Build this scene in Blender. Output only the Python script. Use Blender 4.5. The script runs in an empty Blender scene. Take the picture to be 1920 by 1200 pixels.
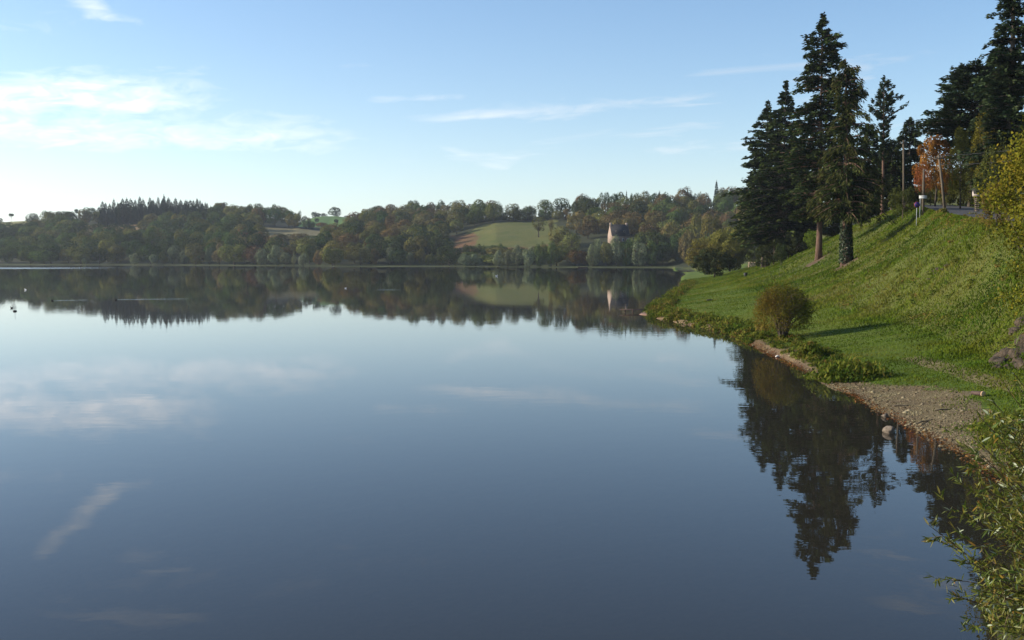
import bpy, math, random
import numpy as np
from mathutils import Vector, Matrix

# ------------------------------------------------------------------ camera, world, sun
sc = bpy.context.scene
COL = sc.collection
F = 2000.0                      # focal length in pixels of the 1920 px photograph
CAM = np.array([0.0, 0.0, 5.2])
PITCH = math.atan((600 - 478) / F)
cam = bpy.data.cameras.new('camera'); cam_o = bpy.data.objects.new('camera', cam); COL.objects.link(cam_o)
cam.lens = 36 * F / 1920; cam.sensor_width = 36; cam.clip_end = 12000; cam.clip_start = 0.1
cam_o.location = CAM; cam_o.rotation_euler = (math.radians(90) - PITCH, 0, 0)
sc.camera = cam_o

SUN_EL, SUN_AZ = math.radians(21.5), math.radians(-84)      # azimuth clockwise from +Y: left, a touch ahead
sun = bpy.data.lights.new('sun', 'SUN'); sun.energy = 4.6; sun.angle = math.radians(0.53); sun.color = (1.0, 0.90, 0.74)
sun_o = bpy.data.objects.new('sun', sun); COL.objects.link(sun_o)
to_sun = Vector((math.sin(SUN_AZ) * math.cos(SUN_EL), math.cos(SUN_AZ) * math.cos(SUN_EL), math.sin(SUN_EL)))
sun_o.rotation_euler = to_sun.to_track_quat('Z', 'Y').to_euler()

world = bpy.data.worlds.new('World'); sc.world = world; world.use_nodes = True
sc.view_settings.view_transform = 'Standard'; sc.view_settings.look = 'None'
sc.view_settings.exposure = 0.75; sc.view_settings.gamma = 1.0; sc.view_settings.use_curve_mapping = False
sc.cycles.use_denoising = True
sc.cycles.max_bounces = 6; sc.cycles.diffuse_bounces = 2; sc.cycles.glossy_bounces = 3
sc.cycles.transparent_max_bounces = 8; sc.cycles.volume_bounces = 0
sc.cycles.sample_clamp_indirect = 6.0

class NT:
    """small helper for node graphs"""
    def __init__(s, tree): s.t = tree; s.n = tree.nodes; s.l = tree.links
    def new(s, typ, **kw):
        nd = s.n.new(typ)
        for k, v in kw.items(): setattr(nd, k, v)
        return nd
    def put(s, sock, v):
        if isinstance(v, bpy.types.NodeSocket): s.l.new(v, sock)
        elif v is not None: sock.default_value = v
    def math(s, op, a, b=None, c=None, clamp=False):
        nd = s.new('ShaderNodeMath', operation=op); nd.use_clamp = clamp
        s.put(nd.inputs[0], a); s.put(nd.inputs[1], b); s.put(nd.inputs[2], c)
        return nd.outputs[0]
    def mix(s, fac, a, b, blend='MIX'):
        nd = s.new('ShaderNodeMix', data_type='RGBA', blend_type=blend)
        s.put(nd.inputs[0], fac); s.put(nd.inputs[6], a); s.put(nd.inputs[7], b)
        return nd.outputs[2]
    def noise(s, vec, scale, detail=4, rough=0.55, dist=0.0):
        nd = s.new('ShaderNodeTexNoise'); s.put(nd.inputs['Vector'], vec)
        nd.inputs['Scale'].default_value = scale; nd.inputs['Detail'].default_value = detail
        nd.inputs['Roughness'].default_value = rough; nd.inputs['Distortion'].default_value = dist
        return nd.outputs[0]
    def remap(s, v, a, b, c=0.0, d=1.0, smooth=False):
        nd = s.new('ShaderNodeMapRange'); nd.clamp = True
        if smooth: nd.interpolation_type = 'SMOOTHSTEP'
        s.put(nd.inputs[0], v)
        for i, q in enumerate((a, b, c, d)): nd.inputs[i + 1].default_value = q
        return nd.outputs[0]
    def comb(s, x, y, z):
        nd = s.new('ShaderNodeCombineXYZ'); s.put(nd.inputs[0], x); s.put(nd.inputs[1], y); s.put(nd.inputs[2], z)
        return nd.outputs[0]

# ---- sky: Nishita + thin cirrus that goes round the whole sky, with the old contrails of the day
w = NT(world.node_tree); w.n.clear()
sky = w.new('ShaderNodeTexSky', sky_type='NISHITA'); sky.sun_disc = False
sky.sun_elevation = SUN_EL; sky.sun_rotation = SUN_AZ
sky.altitude = 60; sky.air_density = 1.0; sky.dust_density = 0.5; sky.ozone_density = 2.0
tc = w.new('ShaderNodeTexCoord'); sp = w.new('ShaderNodeSeparateXYZ'); w.l.new(tc.outputs['Generated'], sp.inputs[0])
az = w.math('ARCTAN2', sp.outputs[0], sp.outputs[1])
el = w.math('ARCSINE', sp.outputs[2])
U = w.math('MULTIPLY', az, 20.0); Vv = w.math('MULTIPLY', el, 20.0)      # hundreds of photo pixels
tilt = w.math('SUBTRACT', Vv, w.math('MULTIPLY', U, 0.05))
n1 = w.noise(w.comb(w.math('MULTIPLY', U, 0.32), w.math('MULTIPLY', tilt, 2.4), 3.1), 1.0, 4, 0.6, 0.6)
n2 = w.noise(w.comb(w.math('MULTIPLY', U, 0.10), w.math('MULTIPLY', tilt, 0.55), 7.7), 1.0, 2, 0.5)
n3 = w.noise(w.comb(w.math('MULTIPLY', U, 1.6), w.math('MULTIPLY', tilt, 5.0), 1.3), 1.0, 3, 0.65, 0.8)
veil = w.math('MULTIPLY', w.remap(n1, 0.47, 0.78), w.remap(n2, 0.42, 0.62))
band = w.math('MULTIPLY', w.remap(Vv, 0.6, 1.9, smooth=True), w.remap(Vv, 4.4, 9.0, 1.0, 0.35, True))
veil = w.math('MULTIPLY', w.math('MULTIPLY', veil, band), 0.75)
def streak(x0, y0, x1, y1, wid, amp, lo=0.25, hi=0.75):
    wid, amp = wid * 1.35, amp * .82
    """one soft trail between two points of the sky (photo pixels -> angles)"""
    a0, e0, a1, e1 = [math.atan((x0 - 960) / F) * 20, math.atan((478 - y0) / F) * 20, math.atan((x1 - 960) / F) * 20, math.atan((478 - y1) / F) * 20]
    L = math.hypot(a1 - a0, e1 - e0); cx, cy = (a1 - a0) / L, (e1 - e0) / L
    du = w.math('SUBTRACT', U, a0); dv = w.math('SUBTRACT', Vv, e0)
    t = w.math('ADD', w.math('MULTIPLY', du, cx / L), w.math('MULTIPLY', dv, cy / L))
    q = w.math('SUBTRACT', w.math('MULTIPLY', dv, cx), w.math('MULTIPLY', du, cy))
    q = w.math('ADD', q, w.math('MULTIPLY', w.math('SUBTRACT', n1, 0.5), wid / 100 * 2.2))
    g = w.math('POWER', 2.718, w.math('MULTIPLY', w.math('POWER', w.math('DIVIDE', q, wid / 100), 2.0), -1.0))
    env = w.math('MULTIPLY', w.remap(t, -0.12, 0.22, smooth=True), w.remap(t, 0.80, 1.06, 1, 0, True))
    return w.math('MULTIPLY', w.math('MULTIPLY', g, env), w.math('MULTIPLY', w.remap(n3, lo, hi, 0.25, 1.0), amp))
tot = veil
for a in ((40, -55, 228, 78, 13, .62), (170, 66, 290, 72, 6, .35), (-160, 232, 470, 165, 30, .46), (-220, 292, 680, 255, 22, .52), (680, 193, 900, 184, 8, .5),
          (820, 222, 1370, 190, 10, .55), (560, 136, 870, 132, 9, .25), (-200, 215, 350, 205, 26, .4), (-300, 110, 200, 96, 26, .3), (880, 195, 1180, 180, 8, .25), (-400, 262, 800, 236, 48, .24), (-400, 60, 420, 30, 40, .16)):
    tot = w.math('ADD', tot, streak(*a))
tot = w.math('MINIMUM', tot, 0.85)
dt = w.new('ShaderNodeVectorMath', operation='DOT_PRODUCT'); w.l.new(tc.outputs['Generated'], dt.inputs[0]); dt.inputs[1].default_value = tuple(to_sun)
glow = w.math('POWER', w.math('MULTIPLY_ADD', dt.outputs['Value'], 0.5, 0.5), 2.0)
air = w.math('SUBTRACT', 1.0, w.math('POWER', 2.718, w.math('DIVIDE', -0.042, w.math('ADD', w.math('MAXIMUM', sp.outputs[2], 0.0), 0.07))))
lum = w.new('ShaderNodeRGBToBW'); w.l.new(sky.outputs[0], lum.inputs[0])
cl = w.math('ADD', w.math('MULTIPLY_ADD', lum.outputs[0], 0.9, 1.2), w.math('MULTIPLY', glow, 5.6))
white = w.new('ShaderNodeCombineColor'); [w.l.new(w.math('MULTIPLY', cl, k), white.inputs[i]) for i, k in enumerate((0.97, 0.985, 1.0))]
hs_ = w.new('ShaderNodeHueSaturation'); hs_.inputs['Saturation'].default_value = 1.12; w.l.new(w.mix(1.0, sky.outputs[0], (0.87, 0.98, 1.085, 1), 'MULTIPLY'), hs_.inputs['Color'])
mixc = w.mix(w.math('MAXIMUM', tot, air), hs_.outputs[0], white.outputs[0])
bg = w.new('ShaderNodeBackground'); bg.inputs[1].default_value = 0.105
wo = w.new('ShaderNodeOutputWorld'); w.l.new(mixc, bg.inputs[0]); w.l.new(bg.outputs[0], wo.inputs[0])

# ------------------------------------------------------------------ helpers
RNG = np.random.default_rng(7)
random.seed(7)
def P(px, py, d):
    """point seen at photo pixel (px, py) at forward distance d"""
    u, v = (px - 960) / F, (600 - py) / F
    dy = math.cos(PITCH) + v * math.sin(PITCH); dz = -math.sin(PITCH) + v * math.cos(PITCH)
    k = d / dy
    return np.array([u * k, d, CAM[2] + dz * k])

def mesh(name, V, Fs, mat=None, smooth=False, attrs=None, mat_idx=None):
    """numpy mesh: V (n,3), Fs list of (m,k) index arrays"""
    me = bpy.data.meshes.new(name)
    V = np.asarray(V, dtype=np.float32)
    if not isinstance(Fs, (list, tuple)): Fs = [Fs]
    Fs = [np.asarray(f, dtype=np.int32) for f in Fs if len(f)]
    me.vertices.add(len(V)); me.vertices.foreach_set('co', V.ravel())
    tot = sum(f.size for f in Fs); npoly = sum(len(f) for f in Fs)
    me.loops.add(tot); me.polygons.add(npoly)
    me.loops.foreach_set('vertex_index', np.concatenate([f.ravel() for f in Fs]))
    sizes = np.concatenate([np.full(len(f), f.shape[1], dtype=np.int32) for f in Fs])
    starts = np.concatenate([[0], np.cumsum(sizes)[:-1]]).astype(np.int32)
    me.polygons.foreach_set('loop_start', starts)
    if smooth: me.polygons.foreach_set('use_smooth', np.ones(npoly, dtype=bool))
    if mat is not None:
        for m in (mat if isinstance(mat, (list, tuple)) else [mat]): me.materials.append(m)
    if mat_idx is not None: me.polygons.foreach_set('material_index', np.asarray(mat_idx, dtype=np.int32))
    for k, a in (attrs or {}).items():
        a = np.asarray(a, dtype=np.float32)
        if a.ndim == 2:
            at = me.attributes.new(k, 'FLOAT_COLOR', 'POINT'); at.data.foreach_set('color', a.ravel())
        else:
            at = me.attributes.new(k, 'FLOAT', 'POINT'); at.data.foreach_set('value', a)
    me.update(calc_edges=True); me.validate()
    return me

def obj(name, me, parent=None, loc=None, color=None):
    o = bpy.data.objects.new(name, me); COL.objects.link(o)
    if parent is not None: o.parent = parent
    if loc is not None: o.location = loc
    if color is not None: o.color = (*color, 1)
    return o
def tag(o, label=None, cat=None, group=None, kind=None):
    if label: o['label'] = label
    if cat: o['category'] = cat
    if group: o['group'] = group
    if kind: o['kind'] = kind
    return o
def thing(name, label, cat, loc=(0, 0, 0), group=None):
    return tag(obj(name, None, loc=loc), label, cat, group)

class MB:
    """collects simple shapes into one mesh"""
    def __init__(s): s.V = []; s.Q = []; s.T = []; s.n = 0
    def add(s, V, Q=(), T=()):
        V = np.asarray(V, float).reshape(-1, 3)
        if len(Q): s.Q.append(np.asarray(Q) + s.n)
        if len(T): s.T.append(np.asarray(T) + s.n)
        s.V.append(V); s.n += len(V)
    def box(s, c, size, rz=0.0, rx=0.0):
        b = np.array([[x, y, z] for x in (-.5, .5) for y in (-.5, .5) for z in (-.5, .5)]) * size
        M = np.array(Matrix.Rotation(rz, 3, 'Z') @ Matrix.Rotation(rx, 3, 'X'))
        s.add(b @ M.T + c, Q=[(0, 1, 3, 2), (4, 6, 7, 5), (0, 4, 5, 1), (2, 3, 7, 6), (0, 2, 6, 4), (1, 5, 7, 3)])
    def tube(s, pts, rad, k=6, cap=True):
        pts = np.asarray(pts, float); n = len(pts); rad = np.broadcast_to(rad, n)
        t = np.gradient(pts, axis=0); t /= np.linalg.norm(t, axis=1)[:, None] + 1e-9
        ref = np.array([0.0, 0, 1]) if abs(t[0][2]) < 0.9 else np.array([1.0, 0, 0])
        a = np.cross(t, ref); a /= np.linalg.norm(a, axis=1)[:, None] + 1e-9; b = np.cross(t, a)
        th = np.arange(k) * 2 * math.pi / k
        V = pts[:, None] + rad[:, None, None] * (np.cos(th)[None, :, None] * a[:, None] + np.sin(th)[None, :, None] * b[:, None])
        i = np.arange(n - 1)[:, None] * k; j = np.arange(k)[None]; j2 = (j + 1) % k
        Q = np.stack([i + j, i + j2, i + k + j2, i + k + j], -1).reshape(-1, 4)
        V = V.reshape(-1, 3); T = []
        if cap:
            V = np.vstack([V, pts[0], pts[-1]]); c0, c1 = n * k, n * k + 1; e = (n - 1) * k
            T = [(c0, (q + 1) % k, q) for q in range(k)] + [(c1, e + q, e + (q + 1) % k) for q in range(k)]
        s.add(V, Q, T)
    def get(s):
        return np.vstack(s.V), [np.vstack(s.Q) if s.Q else np.zeros((0, 4), int), np.vstack(s.T) if s.T else np.zeros((0, 3), int)]
    def build(s, name, mat, smooth=False, attrs=None):
        V, Fs = s.get(); return mesh(name, V, Fs, mat, smooth, attrs)

def unit(a): return a / (np.linalg.norm(a, axis=-1, keepdims=True) + 1e-9)
def cards(C, D, N, L, W):
    """diamond leaf faces: centre, direction, normal, length, width"""
    D = unit(D); S = unit(np.cross(D, N)); L = np.broadcast_to(L, len(C))[:, None]; W = np.broadcast_to(W, len(C))[:, None]
    V = np.stack([C - D * L / 2, C + S * W / 2 - D * L * .05, C + D * L / 2, C - S * W / 2 - D * L * .05], 1).reshape(-1, 3)
    return V, np.arange(len(V)).reshape(-1, 4)

# ------------------------------------------------------------------ materials
def material(name):
    m = bpy.data.materials.new(name); m.use_nodes = True
    g = NT(m.node_tree); g.n.clear()
    out = g.new('ShaderNodeOutputMaterial')
    return m, g, out
def foliage_mat(name, cols=None, trans=0.28, vary=0.5, gloss=0.0, scale=0.35):
    """leaf material; cols = (dark, mid, light) by the 'tint' attribute, or the object colour"""
    m, g, out = material(name)
    at = g.new('ShaderNodeAttribute', attribute_name='tint')
    oi = g.new('ShaderNodeObjectInfo'); tcn = g.new('ShaderNodeTexCoord')
    if cols is None:
        base = g.mix(1.0, oi.outputs['Color'], (1, 1, 1, 1), 'MULTIPLY')
    else:
        cr = g.new('ShaderNodeValToRGB'); g.l.new(at.outputs['Fac'], cr.inputs[0])
        e = cr.color_ramp.elements; e[0].color = (*cols[0], 1); e[1].color = (*cols[-1], 1)
        for i, c in enumerate(cols[1:-1]):
            q = e.new((i + 1) / (len(cols) - 1)); q.color = (*c, 1)
        base = cr.outputs[0]
    geo = g.new('ShaderNodeNewGeometry')
    nz = g.noise(geo.outputs['Position'], scale, 3)
    hs = g.new('ShaderNodeHueSaturation'); g.l.new(base, hs.inputs['Color'])
    g.l.new(g.math('ADD', g.remap(nz, 0.3, 0.7, -0.022, 0.022), 0.5), hs.inputs['Hue'])
    v = g.math('MULTIPLY_ADD', at.outputs['Fac'], vary, 1 - vary / 2) if cols is None else 1.0
    v = g.math('MULTIPLY', v, g.remap(nz, 0.3, 0.7, 0.82, 1.18))
    g.l.new(v, hs.inputs['Value'])
    d = g.new('ShaderNodeBsdfDiffuse'); t = g.new('ShaderNodeBsdfTranslucent'); mx = g.new('ShaderNodeMixShader')
    g.l.new(hs.outputs[0], d.inputs[0]); g.l.new(hs.outputs[0], t.inputs[0]); mx.inputs[0].default_value = trans
    g.l.new(d.outputs[0], mx.inputs[1]); g.l.new(t.outputs[0], mx.inputs[2])
    res = mx.outputs[0]
    if gloss:
        gl = g.new('ShaderNodeBsdfGlossy'); gl.inputs['Roughness'].default_value = 0.45; gl.inputs[0].default_value = (1, 1, 1, 1)
        m2 = g.new('ShaderNodeMixShader'); m2.inputs[0].default_value = gloss
        g.l.new(res, m2.inputs[1]); g.l.new(gl.outputs[0], m2.inputs[2]); res = m2.outputs[0]
    g.l.new(res, out.inputs[0])
    return m
def plain_mat(name, c0, c1, scale=3.0, rough=0.85, bump=0.0, stretch=(1, 1, 1), obj_coord=True, bscale=None):
    m, g, out = material(name)
    tcn = g.new('ShaderNodeTexCoord'); mp = g.new('ShaderNodeMapping'); mp.inputs['Scale'].default_value = stretch
    g.l.new(tcn.outputs['Object'], mp.inputs[0])
    nz = g.noise(mp.outputs[0], scale, 6, 0.6)
    c = g.mix(g.remap(nz, 0.3, 0.7), (*c0, 1), (*c1, 1))
    b = g.new('ShaderNodeBsdfPrincipled'); g.l.new(c, b.inputs['Base Color']); b.inputs['Roughness'].default_value = rough
    b.inputs['Specular IOR Level'].default_value = 0.3
    if bump:
        bp = g.new('ShaderNodeBump'); bp.inputs['Strength'].default_value = 1.0; bp.inputs['Distance'].default_value = bump
        g.l.new(g.noise(mp.outputs[0], bscale or scale * 2.5, 6, 0.65), bp.inputs['Height']); g.l.new(bp.outputs[0], b.inputs['Normal'])
    g.l.new(b.outputs[0], out.inputs[0])
    return m

M_FOL = foliage_mat('foliage_by_tree', None, 0.20, 0.80, scale=0.12)
M_BARK = plain_mat('bark_grey_brown', (0.05, 0.04, 0.03), (0.11, 0.085, 0.065), 2.0, 0.95, 0.03, (3, 3, 0.6))
M_BARKRED = plain_mat('bark_reddish', (0.065, 0.040, 0.028), (0.16, 0.092, 0.062), 2.2, 0.95, 0.05, (4, 4, 0.7))
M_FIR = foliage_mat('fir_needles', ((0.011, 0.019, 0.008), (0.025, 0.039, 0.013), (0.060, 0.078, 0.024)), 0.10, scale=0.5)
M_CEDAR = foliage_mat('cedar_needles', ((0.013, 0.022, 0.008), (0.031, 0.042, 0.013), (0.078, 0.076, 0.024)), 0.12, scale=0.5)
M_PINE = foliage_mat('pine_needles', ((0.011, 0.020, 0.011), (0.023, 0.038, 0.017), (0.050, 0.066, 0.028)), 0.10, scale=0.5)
M_IVY = foliage_mat('ivy_leaves', ((0.008, 0.016, 0.006), (0.018, 0.032, 0.010), (0.05, 0.065, 0.028)), 0.05, gloss=0.02)

# ------------------------------------------------------------------ terrain functions
SH = np.array([(-60, 5.2), (4, 5.2), (10, 5.6), (14, 6.6), (18, 8.8), (22, 10.6), (27, 11.7), (33, 12.1), (38, 12.5), (43, 12.9), (46, 13.1), (50, 13.2), (56.5, 13.5), (63, 14.0),
               (70, 14.4), (77, 13.5), (83, 12.5), (88, 11.9), (95, 11.8), (100, 12.6), (110, 14.8), (130, 18.6), (150, 22.8), (173, 27.7), (200, 31.5), (240, 38.0), (297, 48.6), (360, 54), (433, 62), (520, 70)], float)
FT = np.array([(-60, 16), (10, 15), (25, 17.5), (43, 19.8), (55, 21.8), (66, 23.0), (76, 22.6), (90, 23.2), (106, 25.6), (130, 28.2), (160, 34), (200, 43), (230, 50), (300, 66), (400, 80)], float)
FZ = np.array([(-60, 2), (25, 1.0), (43, 0.9), (66, 1.2), (90, 1.5), (106, 1.7), (130, 1.8), (160, 1.8), (230, 2.2), (400, 3)], float)
CT = np.array([(-60, 21), (25, 22.5), (40, 24.5), (55, 27.5), (70, 30.3), (90, 35.5), (110, 41.8), (130, 48), (150, 54), (220, 72), (300, 86), (400, 100)], float)
CZ = np.array([(-60, 4.2), (15, 4.8), (40, 5.9), (55, 6.7), (70, 7.5), (90, 8.75), (110, 10.1), (130, 11.2), (150, 11.6), (220, 11.0), (400, 12)], float)
def ip(T, y): return np.interp(y, T[:, 0], T[:, 1])
def sstep(t): t = np.clip(t, 0, 1); return t * t * (3 - 2 * t)
def vnoise(x, y, s=1.0, seed=0):
    """cheap smooth value noise"""
    x = np.asarray(x) / s; y = np.asarray(y) / s
    xi = np.floor(x).astype(np.int64); yi = np.floor(y).astype(np.int64); fx = sstep(x - xi); fy = sstep(y - yi)
    def h(a, b):
        n = (a * 374761393 + b * 668265263 + seed * 974711) & 0x7fffffff
        n = ((n ^ (n >> 13)) * 1274126177) & 0x7fffffff
        return ((n ^ (n >> 16)) & 0xffff) / 65535.0
    return (h(xi, yi) * (1 - fx) + h(xi + 1, yi) * fx) * (1 - fy) + (h(xi, yi + 1) * (1 - fx) + h(xi + 1, yi + 1) * fx) * fy
def bank(x, y):
    xs, xf, xc = ip(SH, y), ip(FT, y), ip(CT, y); zf, zc = ip(FZ, y), ip(CZ, y)
    wob = (vnoise(x * 0 + 3, y, 3.0, 5) - .5) * 0.5 + (vnoise(x * 0, y, 1.1, 6) - .5) * 0.25
    s = x - xs - wob
    lip = 0.20 * sstep((y - 45) / 8)          # small cut bank beyond the beach
    under = np.maximum(-0.14 * np.abs(s) - lip * 0.6, -4.0)
    t = np.clip(s / np.maximum(xf - xs, 1), 0, 1)
    flat = zf * (0.55 * t + 0.45 * t * t) + lip * sstep(s / 0.5)
    u = np.clip((x - xf) / np.maximum(xc - xf, 1), 0, 1.0)
    e0 = zf + lip
    kk = sstep((y - 55) / 45) * (1 - .8 * sstep((y - 112) / 22))
    prof = (0.5 * u + 0.5 * sstep(u)) * (1 - kk) + kk * (0.35 * u + 0.65 * u * u)
    slope = e0 + (zc - e0) * prof
    slope = slope + 0.55 * (vnoise(x, y, 4.0, 2) - .5) * np.sin(math.pi * u) + 0.22 * (vnoise(x, y, 1.3, 3) - .5) * np.sin(math.pi * u)
    over = x - xc - 9.0
    back = zc + np.clip(over, 0, 45) * 0.55 + np.clip(over - 45, 0, 400) * 0.06
    z = np.where(s < 0, under, np.where(x < xf, flat, np.where(x < xc, slope, back)))
    z = z + np.where((s > 0.3) & (x < xc + 1), 0.06 * (vnoise(x, y, 1.7, 4) - .5), 0)
    return z
FAR = {  # photo column: (distance, ground height) at shore, margin, middle, upper, ridge
    -900: [(560, 0), (590, 0.45), (700, 12), (800, 22), (900, 30)],
    -300: [(550, 0), (580, 0.45), (690, 11), (790, 22), (880, 30)],
    0: [(547, 0), (578, 0.45), (680, 10), (780, 23), (860, 31.2)],
    110: [(547, 0), (576, 0.45), (670, 11), (760, 24), (840, 33)],
    200: [(545, 0), (570, 0.45), (660, 12), (750, 25), (820, 34)],
    350: [(530, 0), (550, 0.45), (640, 11), (740, 25), (800, 34)],
    480: [(508, 0), (530, 0.45), (610, 11), (700, 23), (800, 33.5)],
    530: [(502, 0), (523, 0.45), (603, 10), (655, 17.5), (790, 32)],
    546: [(500, 0), (521, 0.45), (600, 10), (650, 17), (775, 29.5)],
    560: [(498, 0), (520, 0.45), (600, 10), (645, 16.8), (702, 22.8)],
    620: [(478, 0), (500, 0.45), (600, 12), (680, 19), (740, 24)],
    700: [(472, 0), (500, 0.45), (600, 13), (700, 24), (790, 32)],
    850: [(470, 0), (495, 0.45), (535, 8), (640, 22), (700, 30)],
    930: [(462, 0), (482, 0.45), (515, 8.5), (570, 17.2), (628, 25.2)],
    1010: [(450, 0), (472, 0.45), (515, 9), (570, 18.2), (640, 27)],
    1100: [(440, 0), (456, 0.45), (500, 10), (560, 19), (620, 28)],
    1160: [(436, 0), (452, 0.45), (492, 11.5), (550, 19), (610, 28)],
    1250: [(433, 0), (447, 0.45), (490, 10), (555, 21), (615, 30)],
    1330: [(380, 1.0), (430, 2), (490, 10), (550, 21), (610, 31)],
    1450: [(360, 2), (430, 5), (490, 14), (550, 24), (610, 34)],
    2600: [(340, 6), (430, 12), (490, 20), (550, 28), (610, 36)]}
FPX = np.array(sorted(FAR), float)
FDZ = np.array([FAR[int(k)] for k in FPX])          # (cols, 5, 2)
BEHIND = {k: 0 for k in FAR}
def far(px, d):
    nd = [np.interp(px, FPX, FDZ[:, k, 0]) for k in range(5)]; nz = [np.interp(px, FPX, FDZ[:, k, 1]) for k in range(5)]
    z = np.where(d < nd[0], -(nd[0] - d) * 0.12, 0.0); z = np.maximum(z, -4)
    for k in range(4):
        t = np.clip((d - nd[k]) / (nd[k + 1] - nd[k]), 0, 1); z = z + (nz[k + 1] - nz[k]) * t
    z = z + np.where(d >= nd[0], nz[0], 0)
    # behind the ridge: the green field column keeps climbing to its own skyline, the rest eases down
    gf = np.exp(-((px - 612) / 75.0) ** 2)
    rise = np.clip((d - nd[4]) / 170, 0, 1) * 14.0 * gf
    fall = np.clip((d - nd[4] - 160) / 400, 0, 1) * (-14) * (1 - gf)
    z = z + np.where(d > nd[4], rise + fall, 0)
    return z
def ground(x, y):
    x = np.asarray(x, float); y = np.asarray(y, float)
    d = np.maximum(y, 0.5); px = np.clip(960 + F * x / d, -900, 2600)
    zf = far(px, np.maximum(y, np.hypot(x, y) * 0.80))
    zb = bank(x, y)
    k = sstep((y - 300) / 90) * np.maximum(sstep((px - 1262) / 40), sstep((y - 425) / 18))          # right bank runs into the far hills
    z = np.where(px > 1262, zb * (1 - k) + zf * k, np.where(y < 330, zb, zf))
    zf2 = np.maximum(zf, -4)
    return np.where((px <= 1262) & (y >= 330), zf2, z)
def g1(x, y): return float(ground(np.array([x]), np.array([y]))[0])
def hit(px, py, d0=12.0, d1=1200.0):
    """first ground (or water) point on the ray through a photo pixel"""
    ds = np.geomspace(d0, d1, 4000)
    a = P(px, py, 1.0) - CAM
    X, Y, Z = a[0] * ds, ds, CAM[2] + a[2] * ds
    G = np.maximum(ground(X, Y), 0.0)
    i = int(np.argmax(Z <= G)) if (Z <= G).any() else len(ds) - 1
    return np.array([X[i], Y[i], G[i]])

def in_poly(x, y, poly):
    poly = np.asarray(poly, float); r = np.zeros(np.shape(x), bool); n = len(poly)
    for i in range(n):
        x0, y0 = poly[i]; x1, y1 = poly[(i + 1) % n]
        c = ((y0 > y) != (y1 > y)) & (x < (x1 - x0) * (y - y0) / (y1 - y0 + 1e-12) + x0)
        r ^= c
    return r
BEACH = [(10.0, 25.5), (11.5, 25.5), (12.6, 27.5), (13.2, 30), (14.3, 32.4), (15.4, 34.6), (16.0, 37), (15.6, 39.3), (14.6, 41.2), (13.9, 43.4), (13.5, 46.5), (13.2, 49), (10, 49)]
def far_fields(px, d):
    """open ground on the far hills: 0 wood floor, 1.. field kinds"""
    f = np.zeros(np.shape(px), int)
    f[(px > 848) & (px < 1046) & (d > 512 - (px - 940) * 0.03) & (d < 622 - np.clip(905 - px, 0, 60) * 1.2)] = 1
    f[(px > 845) & (px < 893) & (d > 520) & (d < 592)] = 2
    f[(px > 880) & (px < 1040) & (d > 503) & (d < 516)] = 2
    f[(px > 497) & (px < 612) & (d > 634) & (d < 704)] = 3
    f[(px > 560) & (px < 672) & (d > 730) & (d < 960)] = 4
    f[(px > 0) & (px < 45) & (d > 790)] = 5
    f[(px > 150) & (px < 262) & (d > 715) & (d < 768)] = 6
    f[(px > -400) & (px < 92) & (d > 842)] = 5
    return f

# ------------------------------------------------------------------ ground sheet
aI = np.arctan((np.linspace(-500, 2500, 760) - 960) / F)
aO1 = np.linspace(-math.pi, aI[0], 60, endpoint=False); aO2 = np.linspace(aI[-1], math.pi, 60)[1:]
ANG = np.concatenate([aO1, aI, aO2])
RAD = np.concatenate([np.geomspace(5, 26, 40, endpoint=False), np.geomspace(26, 120, 330, endpoint=False), np.geomspace(120, 420, 150, endpoint=False), np.geomspace(420, 1000, 150, endpoint=False), np.geomspace(1000, 6000, 24)])
# inside the view a ring keeps the same forward distance, outside it is a circle
A, R_ = np.meshgrid(ANG, RAD)
inside = np.abs(A) < 0.72
X = np.where(inside, np.tan(np.clip(A, -.75, .75)) * R_, np.sin(A) * R_ / math.cos(0.72)); Y = np.where(inside, R_, np.cos(A) * R_ / math.cos(0.72))
Z = ground(X, Y)
behind = Y < 4
Z = np.where(behind, np.clip((np.hypot(X, Y) - 300) * 0.05, -3, 25), Z)
px_ = 960 + F * X / np.maximum(Y, 1); fld = far_fields(px_ + 14 * (vnoise(X, Y, 9, 41) - .5) + 16 * (vnoise(X, Y, 26, 42) - .5), Y + 12 * (vnoise(X, Y, 8, 43) - .5)); fld[(Y < 400)] = 0
# small relief on the far fields
Z = Z + np.where(Y > 470, 0.5 * (vnoise(X, Y, 14, 9) - .5), 0) * (Z > 1.5)
nr, nc = X.shape
idx = np.arange(nr * nc).reshape(nr, nc)
Q = np.stack([idx[:-1, :-1], idx[:-1, 1:], idx[1:, 1:], idx[1:, :-1]], -1).reshape(-1, 4)
xs_, xf_, xc_ = ip(SH, Y), ip(FT, Y), ip(CT, Y)
colr = np.zeros((nr, nc, 4)); colr[..., 3] = 1
colr[..., :3] = (0.030, 0.034, 0.014)                                   # leaf litter below far woods
shore_far = (Y > 300) & (Z > -0.5) & (Z < 0.62) & (px_ < 1320)
mm = vnoise(X, Y, 12, 61)[..., None] * .6 + vnoise(X, Y, 4, 62)[..., None] * .4
colr[shore_far, :3] = (np.array((0.030, 0.038, 0.014)) * (1 - mm) + np.array((0.088, 0.098, 0.030)) * mm)[shore_far]
n_a = (.55 * vnoise(X, Y, 9, 21) + .45 * vnoise(X, Y, 3.1, 23))[..., None]; n_b = vnoise(X, Y, 22, 22)[..., None]
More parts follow.
